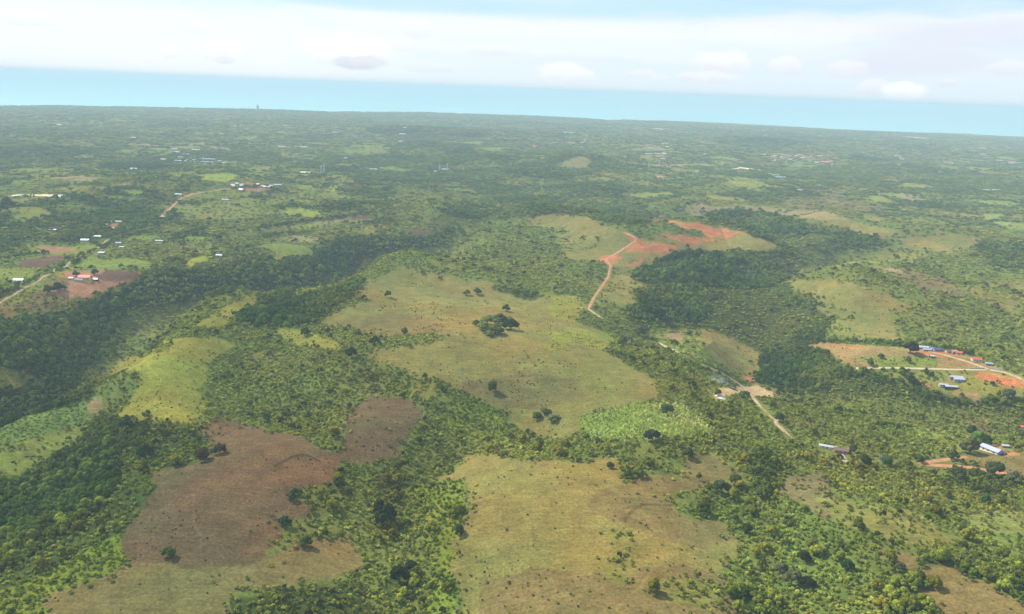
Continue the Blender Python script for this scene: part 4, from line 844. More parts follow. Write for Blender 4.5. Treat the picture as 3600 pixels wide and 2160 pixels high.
LONE = [ # photo x, y of the foot, crown radius px, height factor, tint, label
 (1190, 948, 21, 1.25, (.030, .055, .016), 'lone rounded dark tree on the tan pasture near the centre'),
 (408, 1346, 21, .9, (.060, .110, .025), 'lone leafy green bush standing in the ploughed brown field'),
 (1165, 800, 30, .62, (.085, .125, .030), 'light leafy tree at the left end of the grove in the middle of the pasture'),
 (1196, 806, 30, .62, (.075, .115, .028), 'spreading tree in the front middle of the grove on the pasture'),
 (1207, 786, 32, .75, (.055, .090, .024), 'tree at the back middle of the grove on the pasture'),
 (1234, 797, 30, .72, (.024, .046, .014), 'very dark tree at the right end of the grove on the pasture'),
 (1176, 784, 27, .68, (.065, .100, .026), 'tree at the back left of the grove on the pasture'),
 (1226, 786, 26, .70, (.045, .075, .020), 'mid green tree behind the very dark one in the grove on the pasture'),
 (1181, 812, 18, .60, (.090, .130, .032), 'pale low tree along the front of the grove on the pasture'),
 (1150, 788, 14, .9, (.085, .125, .032), 'small pale bush on the left edge of the grove on the pasture'),
 (1222, 752, 14, .9, (.045, .080, .024), 'small tree on open grass just above the grove'),
 (935, 718, 14, 1.0, (.040, .070, .022), 'small round tree on the left shoulder of the domed pasture'),
 (1128, 714, 13, .9, (.042, .070, .022), 'left of two dark trees high on the pasture'),
 (1152, 712, 15, .9, (.038, .064, .020), 'right of two dark trees high on the pasture'),
 (1063, 675, 8, .8, (.050, .072, .025), 'tiny bush below the ridge right of the domed hilltop'),
 (1021, 662, 9, .8, (.045, .070, .025), 'small bush on the crest right of the domed hilltop'),
 (735, 812, 20, .9, (.045, .068, .026), 'dark tree on the small yellow clearing left of the pasture'),
 (977, 808, 13, 1.0, (.045, .075, .025), 'small tree on the lower left edge of the domed pasture'),
 (850, 865, 22, 1.0, (.022, .042, .016), 'dark tree at the narrow scrub neck left of the pasture'),
 (905, 832, 17, 1.0, (.024, .044, .018), 'dark pointed tree beside the scrub tongue entering the pasture'),
 (1661, 1106, 18, 1.1, (.038, .056, .024), 'tree with a strong shadow at the top of the right hand brown pasture'),
 (1742, 1192, 28, 1.0, (.022, .040, .016), 'broad dark tree on the right side of the big foreground pasture'),
 (1697, 1238, 24, .9, (.034, .058, .020), 'spreading tree right of the big foreground pasture'),
 (1474, 1131, 14, .9, (.050, .064, .034), 'greyish small tree at the top edge of the foreground pasture'),
 (1516, 1154, 15, .9, (.045, .085, .020), 'green tree at the tip of the scrub above the foreground pasture'),
 (1800, 1290, 22, 1.0, (.024, .046, .015), 'dark tree on the right margin of the foreground pasture, halfway down'),
 (1845, 1205, 26, 1.0, (.038, .060, .022), 'grey green tree right of the broad dark tree'),
 (2197, 854, 24, .9, (.018, .020, .014), 'large blackish tree in front of the white village roofs'),
 (1997, 857, 14, .8, (.05, .07, .025), 'small thin tree on the orange pasture at its left end'),
 (2127, 866, 10, .9, (.05, .075, .022), 'small tree on the orange pasture above the green plot'),
 (2099, 884, 12, 1.2, (.045, .075, .022), 'round topped tree at the lower left corner of the green plot'),
 (2193, 876, 9, 1.2, (.05, .07, .025), 'thin tree inside the green plot'),
 (2252, 912, 10, 1.1, (.045, .065, .022), 'small tree below the pale road by the red ground'),
 (2195, 924, 18, 1.0, (.028, .048, .020), 'dark tree on the grass left of the white sheds'),
 (2210, 930, 12, .9, (.03, .05, .02), 'smaller dark tree just right of another, left of the white sheds'),
 (2397, 930, 9, .8, (.03, .05, .02), 'little dark tree below the red bare ground on the right'),
 (2435, 962, 18, .9, (.05, .065, .045), 'greyish tree on grass near the right edge'),
 (2357, 1077, 26, 1.0, (.050, .100, .024), 'bright green round tree left of the blue fronted house'),
 (2384, 1076, 14, 1.1, (.024, .046, .018), 'dark tree close behind the blue fronted house'),
 (2350, 1055, 20, 1.0, (.030, .055, .022), 'dark tree above the bright green round tree'),
 (2342, 1094, 26, 1.0, (.085, .085, .050), 'greyish brown tree in front of the bright green round tree'),
 (2303, 1110, 16, .9, (.030, .055, .020), 'dark tree beside the red track left of the blue fronted house'),
 (2310, 1158, 26, .9, (.028, .044, .018), 'broad dark tree below the red track'),
 (2400, 1150, 26, 1.0, (.036, .058, .024), 'dark tree right of another below the red track'),
 (2448, 1165, 22, .9, (.06, .07, .04), 'greyish tree at the right edge below the red track'),
 (1883, 1019, 15, 1.1, (.030, .048, .022), 'dark tree beside the bend of the pale road'),
 (2062, 1094, 14, 1.1, (.020, .040, .016), 'dark tree just right of the brown roofed hut'),
 (2027, 1108, 11, .9, (.040, .055, .022), 'small tree below the brown roofed hut'),
 (2085, 1120, 20, .9, (.030, .058, .020), 'dark tree below the long red soil patch'),
 (2140, 1124, 22, .9, (.030, .070, .024), 'tree just below the small blue and white house'),
 (2219, 1116, 16, .8, (.026, .042, .016), 'dark tree at the left end of the red track'),
 (141, 705, 17, .9, (.020, .038, .016), 'dark tree with a long shadow by the blue roofed hut'),
 (116, 708, 15, .8, (.040, .066, .024), 'green tree left of the blue roofed hut'),
 (156, 700, 10, .9, (.022, .036, .018), 'small dark tree right of the blue roofed hut'),
 (183, 668, 11, .9, (.070, .070, .042), 'leafless greyish tree behind the red roofed farmhouse'),
 (230, 664, 11, .9, (.022, .040, .018), 'dark tree at the far right behind the red roofed farmhouse'),
 (163, 630, 10, .9, (.045, .062, .030), 'tree beside the track above the red roofed farmhouse'),
 (1775, 1170, 20, 1.0, (.036, .062, .02), 'green tree between the scrub and the brown pasture at upper right'),
 (2325, 1290, 13, 1.1, (.030, .050, .020), 'lone dark tree in the open scrub at lower right'),
 (2380, 1216, 14, 1.1, (.028, .075, .030), 'small round green tree in the scrub at far right'),
 (2240, 1255, 10, 1.0, (.03, .05, .02), 'small dark bush in open scrub at lower right'),
 (2047, 1378, 20, 1.0, (.020, .044, .018), 'dark green tree in the light scrub left of the lower right field'),
 (1940, 1356, 20, 1.0, (.026, .040, .018), 'dark tree in light scrub right of the foreground pasture'),
 (1910, 1410, 30, 1.0, (.050, .066, .036), 'grey green leafy tree near the bottom right of the foreground pasture'),
 (1950, 1418, 24, .8, (.018, .028, .012), 'blackish broad tree in the scrub right of the foreground pasture'),
 (1885, 1385, 22, .9, (.05, .062, .036), 'pale greyish tree in scrub right of the foreground pasture'),
 (2222, 1408, 18, .9, (.030, .048, .022), 'dark tree on the left edge of the lower right field'),
 (2170, 1378, 18, .9, (.040, .052, .030), 'greyish tree at the upper left edge of the lower right field'),
 (935, 1268, 34, 1.3, (.016, .032, .014), 'tall blackish tree in the middle of the green scrub left of the pasture'),
 (918, 1240, 24, 1.2, (.020, .040, .018), 'tall dark tree behind the blackish one in the green scrub'),
 (965, 1410, 30, 1.3, (.018, .034, .014), 'tall dark tree near the bottom of the green scrub left of the pasture'),
 (992, 1384, 22, 1.2, (.022, .040, .016), 'dark tree behind the tall one near the bottom of the scrub'),
 (1105, 1292, 22, 1.0, (.036, .052, .028), 'greyish dark tree on the left edge of the foreground pasture'),
 (703, 1206, 18, .9, (.042, .066, .030), 'grey green tree at the tip of scrub pointing into the brown field'),
 (818, 1178, 20, 1.1, (.036, .054, .026), 'dark tree where the green scrub meets the brown field'),
 (688, 1270, 22, .9, (.022, .052, .018), 'dark green tree at the left end of scrub by the brown field'),
 (740, 1320, 22, .9, (.040, .070, .024), 'green tree at the top of the small lower pasture'),
 (530, 1095, 22, .8, (.040, .036, .022), 'brownish burnt tree on the edge of the brown field'),
 (488, 1110, 26, .8, (.040, .034, .020), 'scorched brown tree left of another at the brown field edge'),
 (352, 1108, 26, 1.1, (.020, .044, .016), 'tall dark tree in the wood above the brown field'),
 (305, 1036, 22, 1.0, (.020, .046, .020), 'dark tree by the bottom edge of the yellow pasture'),
 (1293, 1010, 22, .55, (.060, .085, .030), 'left tree of the small thicket at the foot of the tan pasture'),
 (1335, 1016, 24, .55, (.055, .080, .030), 'right tree of the small thicket at the foot of the tan pasture'),
 (1315, 998, 20, .55, (.06, .075, .032), 'small pale bush behind the thicket at the foot of the tan pasture'),
 (1575, 1066, 28, .9, (.034, .042, .034), 'dark greyish tree below the pale leafed plantation'),
 (1610, 1002, 24, .9, (.032, .060, .026), 'darker tree standing inside the pale leafed plantation'),
 (1545, 810, 20, .9, (.050, .075, .034), 'rounded grey green tree by the start of the pale road'),
 (1505, 830, 16, .8, (.05, .085, .03), 'tree left of the start of the pale road'),
 (1730, 955, 16, .8, (.04, .07, .022), 'tree in front of the heap of pale rubble'),
 (1795, 958, 14, .8, (.04, .078, .026), 'tree between the smoking pit and the pale road'),
 (20, 512, 20, 1.2, (.030, .048, .022), 'big dark tree at the left edge above the farms'),
 (1590, 770, 26, .9, (.016, .032, .016), 'blackish tree in the wood right of the red track'),
 (2490, 1120, 22, .9, (.026, .042, .02), 'dark tree cut by the right edge beside the houses'),
]
lx = ground(np.array([q[0] for q in LONE]), np.array([q[1] for q in LONE]))
for q, (px, py, rp, hf, tn, lab) in enumerate(LONE):
    x, y = lx[q]; d = math.hypot(math.hypot(x, y), CAM_Z); r = rp * d / IF * .86
    make_tree(x, y, r, r * 1.05 * hf, tn, lab, name='bush' if 'bush' in lab else 'tree', cat='bush' if 'bush' in lab else 'tree', v=q)
    k = np.hypot(cx - x, cy - y) < r * .8
    rad[k] *= .5; hgt[k] *= .4
# the largest showing trees of the massed woods, one object each
wood_n = {'forest': 'dark', 'wood': 'mid'}
score = (rad * np.where(hgt > 3.5, 1, .5)) / np.hypot(cr, CAM_Z)
elig = inframe & (np.isin(kinds, ['wood', 'forest']) | big) & ~farc
order = np.argsort(-np.where(elig, score, 0))[:215]
single = np.zeros(N, bool); single[order] = True
ZONES = [ # test on photo position, label, group
 (lambda x, y: x < 620 and y > 1000 and kinds_i == 'forest', 'rounded tree in the dense wood at left below the crop field', 'trees in the lower left wood'),
 (lambda x, y: x < 640 and y > 1000, 'leafy tree in the wood between crop and ploughed fields', 'trees beside the brown field'),
 (lambda x, y: x < 1000 and y <= 1000, 'dark tree in the deep wooded ravine on the left', 'trees in the left ravine'),
 (lambda x, y: x < 1130 and y > 1000, 'taller tree in scrub between brown field and big pasture', 'trees in the scrub left of the pasture'),
 (lambda x, y: x >= 1130 and y <= 1000, 'dark tree in the wooded hillside right of the pale road', 'trees on the right hillside'),
 (lambda x, y: True, 'taller tree in the scrub right of the big pasture', 'trees in the scrub right of the pasture'),
]
for n_, q in enumerate(order):
    kinds_i = kinds[q]
    for tst, lab, grp in ZONES:
        if tst(ppx[q], ppy[q]): break
    rr_ = rad[q] * 1.45
    lum = tint[q].sum()
    tone = 'very dark green' if lum < .13 else 'dark green' if lum < .19 else 'mid green' if lum < .27 else 'pale yellow green'
    lab = (tone + ' ' + lab.split('tree', 1)[0].replace('dark ', '').replace('green ', '') + 'tree' + lab.split('tree', 1)[1]).replace('  ', ' ')
    grp = tone + ' ' + grp
    make_tree(cx[q], cy[q], rr_, max(hgt[q], rr_ * 1.0), tint[q] * (.9 if kinds_i != 'scrub' else 1), lab, grp, v=int(rnd[q, 3] * 97), z=float(cz[q]))
# largest small bushes on open fields, one object each
eb = inframe & np.isin(kinds, ['speck', 'dark']) & ~single
ob = np.argsort(-np.where(eb, rad / np.hypot(cr, CAM_Z), 0))[:150]
single[ob] = True
m_bush = [mesh_from('bush', *lumps(dome_blobs(rg, 5, .5, .3, .5, .35, .3), rg, 1, 70, .16), M_LEAF) for _ in range(4)]
NB = {'brown': ('small blackened bush scattered on the ploughed brown field', 'bushes on the brown field'), 'tan': ('small bush on bare tan ground', 'bushes on tan ground'),
      'yellow': ('small dark bush on the yellow green pasture at left', 'bushes on the yellow pasture'), 'pasture': ('small dark bush dotted on tan pasture', 'bushes on the tan pastures'),
      'brownpast': ('small dark bush on brownish dry pasture', 'bushes on the brownish pastures'), 'lime': ('small bush on bright green grass', 'bushes on bright green grass')}
for q in ob:
    lab, grp = NB.get(CN[ccls[q]], ('small bush on open ground near farm buildings', 'bushes near the farms'))
    o = bpy.data.objects.new('bush', m_bush[int(rnd[q, 3] * 3.99)]); link(o); o.location = (cx[q], cy[q], cz[q] - .1)
    o.scale = (rad[q], rad[q], max(hgt[q] * .8, rad[q] * .7)); o.rotation_euler = (0, 0, rnd[q, 2] * 6.28); o['tint'] = [float(a) for a in tint[q]]
    tag(o, lab, 'bush', grp)

# ------------------------------------------------------------------ massed vegetation
GNT = {}
def mass(name, sel_, label, cat):
    n = int(sel_.sum())
    if n == 0: return
    me = bpy.data.meshes.new(name); me.vertices.add(n)
    me.vertices.foreach_set('co', np.stack([cx[sel_], cy[sel_], cz[sel_] - .15], -1).astype(np.float32).ravel())
    for nm, typ, dat in (('psc', 'FLOAT_VECTOR', np.stack([rad[sel_], rad[sel_] * (.8 + .4 * rnd[sel_, 4]), hgt[sel_]], -1)), ('tint', 'FLOAT_VECTOR', tint[sel_])):
        a = me.attributes.new(nm, typ, 'POINT'); a.data.foreach_set('vector', dat.astype(np.float32).ravel())
    a = me.attributes.new('prot', 'FLOAT', 'POINT'); a.data.foreach_set('value', (rnd[sel_, 2] * 6.28).astype(np.float32))
    a = me.attributes.new('pidx', 'INT', 'POINT'); a.data.foreach_set('value', idx[sel_].astype(np.int32))
    o = bpy.data.objects.new(name, me); link(o); tag(o, label, cat, kind='stuff')
    ng = GNT.get('g')
    if ng is None:
        ng = bpy.data.node_groups.new('scatter', 'GeometryNodeTree'); GNT['g'] = ng
        ng.interface.new_socket('Geometry', in_out='INPUT', socket_type='NodeSocketGeometry'); ng.interface.new_socket('Geometry', in_out='OUTPUT', socket_type='NodeSocketGeometry')
        gi = ng.nodes.new('NodeGroupInput'); go = ng.nodes.new('NodeGroupOutput')
        ip = ng.nodes.new('GeometryNodeInstanceOnPoints'); ng.links.new(gi.outputs[0], ip.inputs['Points'])
        g2 = ng.nodes.new('GeometryNodeGeometryToInstance')
        for ob_ in reversed(tobj):
            oi = ng.nodes.new('GeometryNodeObjectInfo'); oi.inputs[0].default_value = ob_; oi.inputs['As Instance'].default_value = True
            ng.links.new(oi.outputs['Geometry'], g2.inputs[0])
        def named(nm, typ):
            a = ng.nodes.new('GeometryNodeInputNamedAttribute'); a.data_type = typ; a.inputs[0].default_value = nm
            return a.outputs[0]
        ng.links.new(g2.outputs[0], ip.inputs['Instance']); ip.inputs['Pick Instance'].default_value = True
        ng.links.new(named('pidx', 'INT'), ip.inputs['Instance Index']); ng.links.new(named('psc', 'FLOAT_VECTOR'), ip.inputs['Scale'])
        cb = ng.nodes.new('ShaderNodeCombineXYZ'); ng.links.new(named('prot', 'FLOAT'), cb.inputs[2]); ng.links.new(cb.outputs[0], ip.inputs['Rotation'])
        ng.links.new(ip.outputs[0], go.inputs[0])
    md = o.modifiers.new('scatter', 'NODES'); md.node_group = ng
    return o
rest = ~single
isw = np.isin(kinds, ['wood', 'forest'])
mass('wood', rest & isw & (cr < 2200), 'dense dark green woodland filling the ravines and valley sides', 'woodland')
mass('scrub', rest & (kinds == 'scrub') & (cr < 2200), 'low bushy green scrub covering the ground between the fields', 'scrub')
mass('undergrowth', rest & (kinds == 'light') & (cr < 2200), 'pale yellow green brush and regrowth in patches', 'brush')
mass('plantation', rest & (kinds == 'teak'), 'pale broad leafed plantation below the tan pasture', 'plantation')
mass('crop', rest & (kinds == 'crop'), 'bluish green crop growing in a strip at the left edge', 'crop')
mass('grass_tufts', rest & np.isin(kinds, ['speck', 'dark']), 'tufts and seedlings dotted over the open fields', 'tufts')
mass('distant_woodland', rest & (cr >= 2200) & ~np.isin(kinds, ['speck', 'dark', 'teak', 'crop']), 'far off trees and scrub fading toward the coast', 'woodland')
print('plants', N, 'single', int(single.sum()))

# ------------------------------------------------------------------ buildings
M = {
 'white': plain('white_sheet', (.38, .40, .42), .35, .15, .5), 'zinc': plain('zinc_sheet', (.40, .45, .52), .35, .18, .5, .3), 'cream': plain('cream_wall', (.72, .66, .48), .8, .15, .5),
 'redroof': plain('red_tiles', (.50, .10, .06), .7, .25, .8), 'salmon': plain('salmon_tiles', (.62, .22, .14), .7, .2, .8), 'blue': plain('blue_paint', (.06, .07, .28), .5, .15, .6),
 'sky': plain('light_blue_sheet', (.20, .42, .80), .4, .15, .5), 'lilac': plain('lilac_sheet', (.36, .37, .52), .35, .12, .5), 'wallw': plain('white_wall', (.36, .34, .30), .8, .12, .5),
 'olive': plain('olive_wall', (.42, .40, .09), .8, .15, .5), 'brownroof': plain('brown_sheet', (.16, .10, .08), .7, .3, .7), 'dark': plain('dark_opening', (.03, .03, .035), .6, .1, 1),
 'rust': plain('rusted_sheet', (.40, .24, .16), .7, .35, .6), 'steel': plain('galvanised_steel', (.50, .53, .55), .45, .1, 1, .5), 'grey': plain('grey_concrete', (.42, .42, .42), .85, .2, .4),
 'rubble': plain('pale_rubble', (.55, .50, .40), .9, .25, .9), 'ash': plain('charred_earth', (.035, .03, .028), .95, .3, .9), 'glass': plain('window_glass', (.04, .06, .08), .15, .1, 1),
}
def boxm(V, F, x0, x1, y0, y1, z0, z1):
    o = len(V); V += [(x0, y0, z0), (x1, y0, z0), (x1, y1, z0), (x0, y1, z0), (x0, y0, z1), (x1, y0, z1), (x1, y1, z1), (x0, y1, z1)]
    F += [(o, o + 3, o + 2, o + 1), (o + 4, o + 5, o + 6, o + 7), (o, o + 1, o + 5, o + 4), (o + 1, o + 2, o + 6, o + 5), (o + 2, o + 3, o + 7, o + 6), (o + 3, o, o + 4, o + 7)]
def part(name, V, F, mat, parent, label=None):
    o = bpy.data.objects.new(name, mesh_from(name, V, F, mat)); link(o, parent)
    if label: o['label'] = label
    return o
def house(px, py, L, Wd, H, roof, wall, yaw, label, group=None, name='house', cat='house', gable=True, detail=True, xy=None, rise=.22):
    p = ground(px, py)[0] if xy is None else xy
    root = bpy.data.objects.new(name, None); link(root); root.location = (p[0], p[1], float(zat(p[0], p[1])) + .05); root.rotation_euler = (0, 0, math.radians(yaw))
    tag(root, label, cat, group)
    a, b_ = L / 2, Wd / 2; V, F = [], []; boxm(V, F, -a, a, -b_, b_, -1.5, H)
    rh = Wd * rise if gable else Wd * .10
    o = len(V)
    if gable:  # gable ends
        V += [(-a, 0, H + rh), (a, 0, H + rh)]; F += [(3, 0, 4, o, 7), (1, 2, 6, o + 1, 5)]
    part('wall', V, F, M[wall], root)
    e = .55; V, F = [], []
    if gable:
        s_ = rh / b_
        for sg in (-1, 1):
            o = len(V); yb = sg * (b_ + e); zb = H - s_ * e
            V += [(-a - e, 0, H + rh + .06), (a + e, 0, H + rh + .06), (a + e, yb, zb + .06), (-a - e, yb, zb + .06), (-a - e, 0, H + rh + .20), (a + e, 0, H + rh + .20), (a + e, yb, zb + .20), (-a - e, yb, zb + .20)]
            F += [(o, o + 1, o + 2, o + 3), (o + 7, o + 6, o + 5, o + 4), (o + 2, o + 1, o + 5, o + 6), (o, o + 3, o + 7, o + 4), (o + 3, o + 2, o + 6, o + 7)]
    else:
        V = [(-a - e, -b_ - e, H + .04), (a + e, -b_ - e, H + .04), (a + e, b_ + e, H + rh), (-a - e, b_ + e, H + rh), (-a - e, -b_ - e, H + .2), (a + e, -b_ - e, H + .2), (a + e, b_ + e, H + rh + .16), (-a - e, b_ + e, H + rh + .16)]
        F = [(0, 3, 2, 1), (4, 5, 6, 7), (0, 1, 5, 4), (1, 2, 6, 5), (2, 3, 7, 6), (3, 0, 4, 7)]
    part('roof', V, F, M[roof], root)
    if detail:
        V, F = [], []; boxm(V, F, -a * .12, -a * .12 + 1.0, -b_ - .06, -b_ - .004, .05, 2.1); part('door', V, F, M['brownroof'], root)
        for fx in (-.62, .45):
            V, F = [], []; boxm(V, F, a * fx, a * fx + 1.2, -b_ - .05, -b_ - .004, 1.0, 2.1); part('window', V, F, M['glass'], root)
    return root
near = [ # px, py, length, depth, height, roof, wall, yaw, label
 (46, 680, 15, 8, 3, 'zinc', 'cream', 8, 'grey sheet roofed house beside the track at the far left'),
 (246, 614, 12, 8, 3, 'white', 'wallw', 5, 'white roofed house half hidden under dark trees above the red roofed farm'),
 (530, 620, 13, 8, 3, 'zinc', 'wallw', -5, 'pale blue roofed house beside the bright lime clearing'),
 (206, 583, 17, 9, 3, 'zinc', 'grey', 3, 'grey roofed house on the edge of the lime field'),
 (235, 574, 20, 7, 3, 'white', 'wallw', -4, 'long white roof behind the lime field'),
 (282, 538, 25, 6, 3, 'white', 'wallw', 2, 'long white shed above the reddish farm yard'),
 (253, 545, 13, 5, 3, 'white', 'wallw', 6, 'small white roof left of the reddish farm yard'),
 (270, 554, 12, 5, 3, 'white', 'salmon', 2, 'small white roof in front of the reddish farm yard'),
 (128, 558, 17, 6, 3, 'white', 'rust', 0, 'white roofed building alone in the dark trees at left'),
 (287, 590, 11, 6, 3, 'lilac', 'wallw', 8, 'small bluish white roof beside the tree lined track'),
 (295, 600, 10, 5, 3, 'white', 'wallw', 2, 'small white roof just below the bluish one'),
 (385, 585, 18, 5, 3, 'white', 'wallw', -4, 'white roof beside the middle lime paddock'),
 (397, 526, 10, 6, 3, 'white', 'rust', 5, 'small white roof by the tree lined track at upper left'),
 (545, 485, 20, 8, 3, 'white', 'wallw', 0, 'white roof below the pinkish hamlet'),
 (432, 472, 22, 8, 3, 'white', 'grey', -8, 'white roofs where the red track begins'),
 (671, 449, 26, 9, 3, 'white', 'rust', -3, 'white roof at the right end of the pinkish hamlet'),
 (2230, 843, 13, 6, 3, 'white', 'wallw', -8, 'white roofed house behind the orange pasture'),
 (2238, 848, 11, 4, 2.6, 'lilac', 'wallw', -4, 'low lilac grey roof in front of the white roofed house'),
 (2262, 848, 10, 6, 3, 'blue', 'wallw', -5, 'blue roofed house in the village row'),
 (2253, 846, 6, 4, 2.6, 'white', 'wallw', -5, 'small white hut touching the blue roofed house'),
 (2188, 838, 13, 5, 3, 'white', 'cream', 0, 'cream white roof behind the large blackish tree'),
 (2250, 864, 6, 4, 2.6, 'white', 'wallw', 0, 'tiny white hut alone on the edge of the green plot'),
 (2292, 852, 10, 5, 2.8, 'brownroof', 'cream', -5, 'dark roofed house right of the blue roofed one'),
 (2303, 854, 8, 6, 3.6, 'rust', 'wallw', 10, 'pale two tone house in the middle of the village row'),
 (2315, 856, 8, 6, 3, 'redroof', 'cream', -20, 'dull red roofed house at the right end of the village row'),
 (2357, 872, 13, 8, 3, 'redroof', 'cream', -6, 'bright red roofed house right of the village road'),
 (2387, 882, 9, 4, 2.6, 'zinc', 'wallw', -10, 'small bluish white roof below the bright red one'),
 (2308, 915, 17, 4, 3, 'white', 'wallw', -3, 'narrow white roof at the back of the white building'),
 (2314, 920, 13, 7, 3, 'lilac', 'wallw', -3, 'square white lilac roof on the grass below the pale road'),
 (2277, 933, 11, 4, 2.6, 'white', 'cream', -8, 'short white roof at the left of the long sheds'),
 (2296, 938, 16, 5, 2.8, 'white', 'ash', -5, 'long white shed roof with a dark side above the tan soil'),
 (2426, 1081, 7, 4, 2.6, 'white', 'rust', -5, 'tiny white roofed hut right of the blue fronted house'),
 (2137, 1111, 9, 5, 2.8, 'white', 'blue', 6, 'small blue and white house hidden in scrub at right'),
 (1998, 1083, 17, 4, 2.6, 'white', 'cream', -20, 'long narrow cream roof beside the brown roofed hut'),
 (2030, 1092, 14, 8, 3, 'brownroof', 'rust', -12, 'brown roofed hut at the end of the narrow cream roof'),
 (2471, 1036, 9, 6, 3, 'redroof', 'cream', 0, 'dark red hut cut by the right edge'),
 (139, 698, 9, 6, 2.8, 'sky', 'wallw', 10, 'small blue roofed hut under the dark trees below the farmhouse'),
 (172, 675, 7, 4, 2.6, 'zinc', 'wallw', 0, 'small pale grey shed left of the red roofed farmhouse'),
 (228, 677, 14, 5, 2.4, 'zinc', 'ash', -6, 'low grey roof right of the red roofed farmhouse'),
]
for q in near:
    house(q[0], q[1], q[2] * .76, q[3] * .78, q[4] * .82, q[5], q[6], q[7], q[8])
mid = [ # middle distance and far, seen as small pale roofs
 (324, 411, 24, 8, 'white', 'white roof alone among the trees at left, below the white sheds'), (395, 388, 24, 8, 'white', 'small white roof just left of the long white sheds'),
 (450, 375, 26, 8, 'white', 'white roof above the long white sheds'), (422, 363, 26, 9, 'white', 'small white roof upper left of the long white sheds'),
 (475, 365, 40, 9, 'white', 'wider white roof upper right of the long white sheds'), (427, 370, 28, 8, 'white', 'white roof between two others left above the long sheds'),
 (436, 383, 22, 8, 'white', 'white roof touching the left end of the long sheds'), (738, 420, 36, 8, 'cream', 'cream roof beside the reddish clearing left of centre'),
 (903, 412, 30, 9, 'white', 'white roof right of the dark hedge left of centre'), (835, 385, 16, 8, 'white', 'tiny white roof above the dark hedge left of centre'),
 (681, 357, 34, 10, 'white', 'left of two white roofs on the plain left of centre'), (734, 358, 38, 10, 'white', 'right of two white roofs on the plain left of centre'),
 (982, 311, 44, 14, 'white', 'white building at the top of the first dark patch near the coast'), (972, 326, 44, 14, 'white', 'white building below the first dark patch near the coast'),
 (968, 344, 30, 10, 'white', 'small white building between the far farms at centre'), (1076, 412, 30, 9, 'white', 'white roof under the twin pylons at centre'),
 (1053, 417, 18, 8, 'white', 'smaller white roof left of the twin pylons'), (1374, 323, 100, 20, 'white', 'very long white shed far off right of centre'),
 (1406, 347, 26, 10, 'white', 'small white roof above the pointed grassy hill'), (1606, 350, 50, 12, 'white', 'long white roof above the far hamlet right of centre'),
 (1566, 374, 40, 10, 'white', 'left white roof of a row on a pale strip right of centre'), (1586, 374, 40, 10, 'white', 'middle white roof of a row on a pale strip right of centre'),
 (1602, 373, 30, 10, 'cream', 'right cream roof of a row on a pale strip right of centre'), (1544, 411, 18, 8, 'white', 'tiny white roof beside the small green clearing right of centre'),
 (1706, 375, 34, 10, 'white', 'white roof between the hamlet and the larger village'), (1599, 386, 30, 9, 'white', 'white roof below the row on the pale strip'),
 (1578, 355, 30, 9, 'salmon', 'pinkish roof in the far hamlet right of centre'), (1590, 358, 26, 9, 'white', 'white roof right of the pinkish roof in the far hamlet'),
 (1570, 359, 22, 9, 'white', 'white roof under the pinkish roof in the far hamlet'), (2063, 337, 36, 12, 'white', 'small white building near the coast at right, left of the sand strip'),
 (2114, 340, 44, 12, 'white', 'white building just left of the pale sand strip'), (2371, 360, 56, 14, 'white', 'isolated white roof on the plain at far right'),
 (2171, 400, 16, 9, 'white', 'tiny white hut right of the far village'), (2270, 418, 24, 8, 'white', 'small white roof in trees at right, middle distance'),
 (1977, 451, 14, 6, 'white', 'small white roof below the far village'), (1931, 462, 20, 7, 'white', 'white roof above the brown slope at right'),
 (2035, 478, 16, 6, 'lilac', 'pale lilac roof right of the brown slope'), (2062, 436, 16, 6, 'white', 'small white roof in dark trees below the far village'),
 (2380, 462, 30, 7, 'white', 'left of two white roofs in the woods at far right'), (2405, 462, 34, 7, 'white', 'right of two white roofs in the woods at far right'),
 (2418, 390, 70, 12, 'white', 'left white shed of the row cut by the right edge'), (2448, 393, 90, 12, 'salmon', 'pink roofed shed in the row cut by the right edge'),
 (2452, 396, 90, 12, 'white', 'lowest white shed of the row cut by the right edge'), (1872, 426, 34, 8, 'white', 'left white roof below the pale bare rise at right'),
 (1884, 431, 46, 9, 'zinc', 'right long roof below the pale bare rise at right'), (1860, 423, 20, 7, 'cream', 'small cream roof at the left of the pale bare rise'),
 (1100, 296, 40, 14, 'white', 'small white building on the coastal plain at centre'), (440, 263, 40, 20, 'white', 'white building on the coast at left'),
]
for q in mid:
    house(q[0], q[1], q[2] * .82, q[3], 3.8, q[4], 'wallw', random.uniform(-8, 8), q[5], detail=False, rise=.3)
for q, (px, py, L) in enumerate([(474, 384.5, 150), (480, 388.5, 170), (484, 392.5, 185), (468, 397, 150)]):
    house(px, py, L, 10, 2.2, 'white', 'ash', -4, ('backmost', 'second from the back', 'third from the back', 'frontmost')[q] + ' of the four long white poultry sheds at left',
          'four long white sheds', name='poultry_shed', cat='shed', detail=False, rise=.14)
rv = random.Random(4)
proto = None
vpts = [(rv.uniform(1862, 2012), rv.uniform(374, 396)) for _ in range(46)] + [(rv.uniform(1548, 1612), rv.uniform(352, 362)) for _ in range(8)]
vpts += [(rv.uniform(560, 655), rv.uniform(446, 462)) for _ in range(16)] + [(rv.uniform(2170, 2330), rv.uniform(845, 852)) for _ in range(0)]
vw = ground(np.array([p[0] for p in vpts]), np.array([p[1] for p in vpts]))
